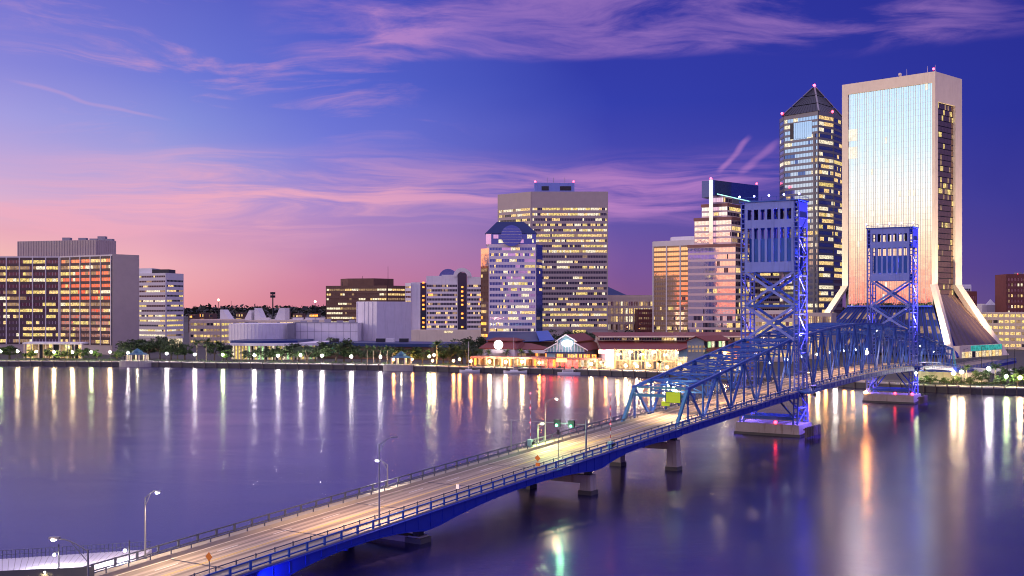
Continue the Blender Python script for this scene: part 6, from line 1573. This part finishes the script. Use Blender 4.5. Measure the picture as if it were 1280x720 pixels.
TR_ = [('o',12,430,17,22,'dark leafy tree at the far left edge before the gridded block'),('l',38,436,8,14,'small tree at the far left between two yellow riverwalk lamps'),('l',62,434,7,13,'yellow green lit small tree left of the entrance pavilion columns'),
 ('l',74,436,9,12,'bushy lit tree in front of the entrance pavilion, left one'),('l',88,436,8,12,'bushy lit tree in front of the entrance pavilion, right one'),('o',104,433,7,14,'small dark tree at the right end of the entrance pavilion'),('l',121,436,6,12,'round clipped small tree before the blank end of the gridded block'),('l',146,437,7,14,'lit shrubby tree at the foot of the blank end wall'),
 ('o',168,423,19,30,'broad dark oak spreading in front of the blank end wall'),('o',186,421,17,34,'dark oak above the left gazebo'),('o',200,419,12,32,'tall dark tree before the stepped white office'),('o',214,422,12,30,'dark tree at the foot of the white office entrance'),('l',231,429,9,32,'green tree between white office and parking deck'),('p',246,425,7,20,'tall palm before the left end of the parking deck'),('p',258,424,7,20,'tall palm before the middle of the parking deck'),('o',268,423,10,26,'dark tree before the right end of the parking deck'),('l',283,436,8,12,'bright green low tree left of the theatre foyer'),('o',279,425,9,30,'dark tree touching the left edge of the theatre drum'),
 ('o',331,432,12,13,'round dark tree in front of the theatre foyer columns'),('o',352,430,11,15,'dark tree at the right end of the theatre foyer'),('o',366,428,11,17,'dark tree below the theatre side wall'),('o',384,430,14,14,'wide dark tree between the foyer and the big oak'),('o',420,419,18,20,'biggest dark oak under the white theatre wall'),('o',404,430,10,16,'dark tree left of the biggest oak'),('o',440,429,10,22,'dark tree right of the biggest oak'),
 ('o',312,436,9,16,'small dark tree left of the foyer columns, behind the round tree'),('o',342,433,11,20,'dark tree between the two foyer trees, slightly behind'),('o',374,429,12,24,'tall dark tree right of the foyer end'),('o',394,431,12,24,'dark tree behind the wide foyer side tree'),('o',430,427,13,26,'dark tree behind the biggest oak, to its right'),('o',452,432,9,24,'dark tree left of the palm row'),('o',471,434,10,26,'dark tree behind the middle of the palm row'),('o',490,434,10,26,'dark tree behind the last palm of the row'),('o',554,432,10,28,'dark tree just right of the bright green palm'),('o',584,428,13,20,'dark tree above the left sailboat'),('o',222,428,10,26,'dark tree under the parking deck corner'),('o',156,432,9,18,'dark tree at the left of the broad oak'),
 ('p',459,432,5,9,'first palm from the left in the palm row below the fly tower'),('p',467,433,5,9,'second palm in the row below the fly tower'),('p',475,433,5,10,'third palm in the row below the fly tower'),('p',484,433,5,10,'fourth palm in the row below the fly tower'),('p',491,434,5,9,'last palm in the row left of the gazebo'),
 ('o',512,431,15,14,'dark tree right behind the gazebo'),('o',528,434,10,16,'dark low tree between gazebo and lit palm'),('p',546,427,9,14,'bright green lit palm left of the sailboats'),('o',562,428,14,24,'dark tree left of the market pavilion, lower one'),('o',577,421,17,28,'big dark tree left of the market pavilion'),('o',594,417,14,34,'tallest dark tree beside the market pavilion'),
 ('p',601,437,5,11,'palm left of the glowing arcade columns'),('p',611,438,5,11,'palm behind the second glowing arcade column'),('p',633,437,5,11,'palm behind the third glowing arcade column'),('p',652,437,6,11,'palm by the right sailboat mast'),('p',663,438,5,11,'palm left of the gabled hall'),('o',672,430,14,40,'dark planting tree before the blue roofed hall'),
 ('o',697,409,15,150,'tree at the foot of the wide tan tower, left one'),('o',716,410,14,150,'tree at the foot of the wide tan tower, middle one'),('o',734,411,10,150,'tree at the foot of the wide tan tower, right one'),('o',778,410,16,180,'dark tree in front of the classical block'),('o',800,413,9,180,'smaller dark tree before the dark red brick block'),
 ('p',755,453,6,9,'palm with golden lit fronds before the lit white panel'),('p',824,451,7,9,'palm with golden lit fronds before the bright shop windows'),
 ('l',1163,468,8,8,'lit young tree below the far bridge approach, left one'),('p',1208,457,7,10,'tall palm at the end of the far truss'),('l',1196,469,6,7,'lit shrub tree under the tall palm'),('p',1244,455,8,12,'tall palm with dark fronds below the elevated street'),('o',1227,460,9,12,'dark green tree between the two tall palms'),('o',1263,457,12,14,'leafy green tree right of the tall palm pair'),('o',1281,455,12,14,'leafy green tree at the far right edge'),('l',1272,466,8,8,'low bright green tree at the right edge of the bank'),('l',1252,468,7,7,'low lit shrub tree beneath the right riverwalk lamp'),('l',1146,471,6,7,'lit shrub tree beside the far tower pier'),('l',1180,471,6,7,'lit shrub tree before the abutment wall'),
 ('l',1213,470,6,7,'lit shrub tree below the pair of palms')]
rnd = random.Random(99); used = {}
for k, x, yt, hwp, inl, lab in TR_:
    i = rnd.randrange(len(protos[k])); P = protos[k][i]; key = (k,i)
    o = P if key not in used else copy_tree(P); used[key] = 1
    if inl >= 100: q = px(x, 545+inl); q.z = 2.4
    else: q = bank(x, inl, 2.42)
    zt = zy(yt, q.y); s = max(.35, (zt-2.4)/(HGT[k][i]*.97)); w_ = hwp/F*q.y/WID[k][i]
    o.location = q; o.rotation_euler = (0,0,rnd.uniform(0,6.28)); o.scale = (max(.5*s,min(2.1*s,w_*1.3)),)*2+(s,)
    o['label'] = lab; o['group'] = {'o':'dark trees along the far bank','l':'young trees and shrubs along the far bank','p':'palms along the far bank'}[k]; o['category'] = 'palm tree' if k == 'p' else 'tree'
for k in protos:
    for i, P in enumerate(protos[k]):
        if (k,i) not in used:
            for ch in list(P.children): bpy.data.objects.remove(ch)
            bpy.data.objects.remove(P)
# hedge-like ground planting on the bank
rnd = random.Random(4); mb = MB()
for k in range(330):
    x = rnd.choice((rnd.uniform(20,150), rnd.uniform(150,600), rnd.uniform(1145,1285))); q = bank(x, rnd.uniform(10,15), 2.9); leafball(mb, q, rnd.uniform(.8,1.7), .8, 16, .34, rnd)
o = mb.build('ground_planting', M['leaf2']); o['kind'] = 'stuff'; o['label'] = 'low planting along the riverwalk lawn'; o['category'] = 'planting'
# far wood on the horizon
rnd = random.Random(8); mb = MB()
for k in range(900):
    x = rnd.uniform(-200,1500); d = rnd.uniform(2200,3200)
    yt = 383.5+rnd.uniform(-.6,3)+ (0 if x < 420 else .8); p = px(x,d); leafball(mb, V((p.x,p.y,zy(yt,d)-9)), rnd.uniform(18,40), 12, 26, 6, rnd)
o = mb.build('far_wood', M['wood']); o['kind'] = 'stuff'; o['label'] = 'far dark wood along the horizon'; o['category'] = 'wood'
# small far houses between the towers of the skyline, each with a lit side
rnd = random.Random(12)
for i, (x, d, y, w_) in enumerate(((240,1300,393,9),(252,1250,391,7),(262,1350,392,8),(300,1300,391,10),(322,1400,390,9),(372,1300,392,12),(392,1350,391.5,11),(356,1500,389.5,8))):
    a, b_ = px(x-w_/2,d), px(x+w_/2,d); pol = [tuple(a[:2]),tuple(b_[:2]),(b_.x,b_.y+20),(a.x,a.y+20)]
    T = bld('distant_building', f'dim distant building below the horizon, {ORD[i]} from left between parking deck and brown office', 'building', pol, 'distant buildings below the horizon wood'); zt = zy(y,d); wl = MB().prism(pol,2.4,zt)
    facade(T, wl, a, b_, rows(5,zt-.5,4,.5,.25), 6, [M['dark'], M['warm'], M['orange'], M['dim']], prob=.5, lits=(1,2,3), wts=(2,1,2), mw=0, zfull=(3,zt), run=.2, endw=.2); wl.build('wall', [M['brown'], M['brown']], T)
for o in list(bpy.data.objects):
    if '_world' in o: del o['_world']
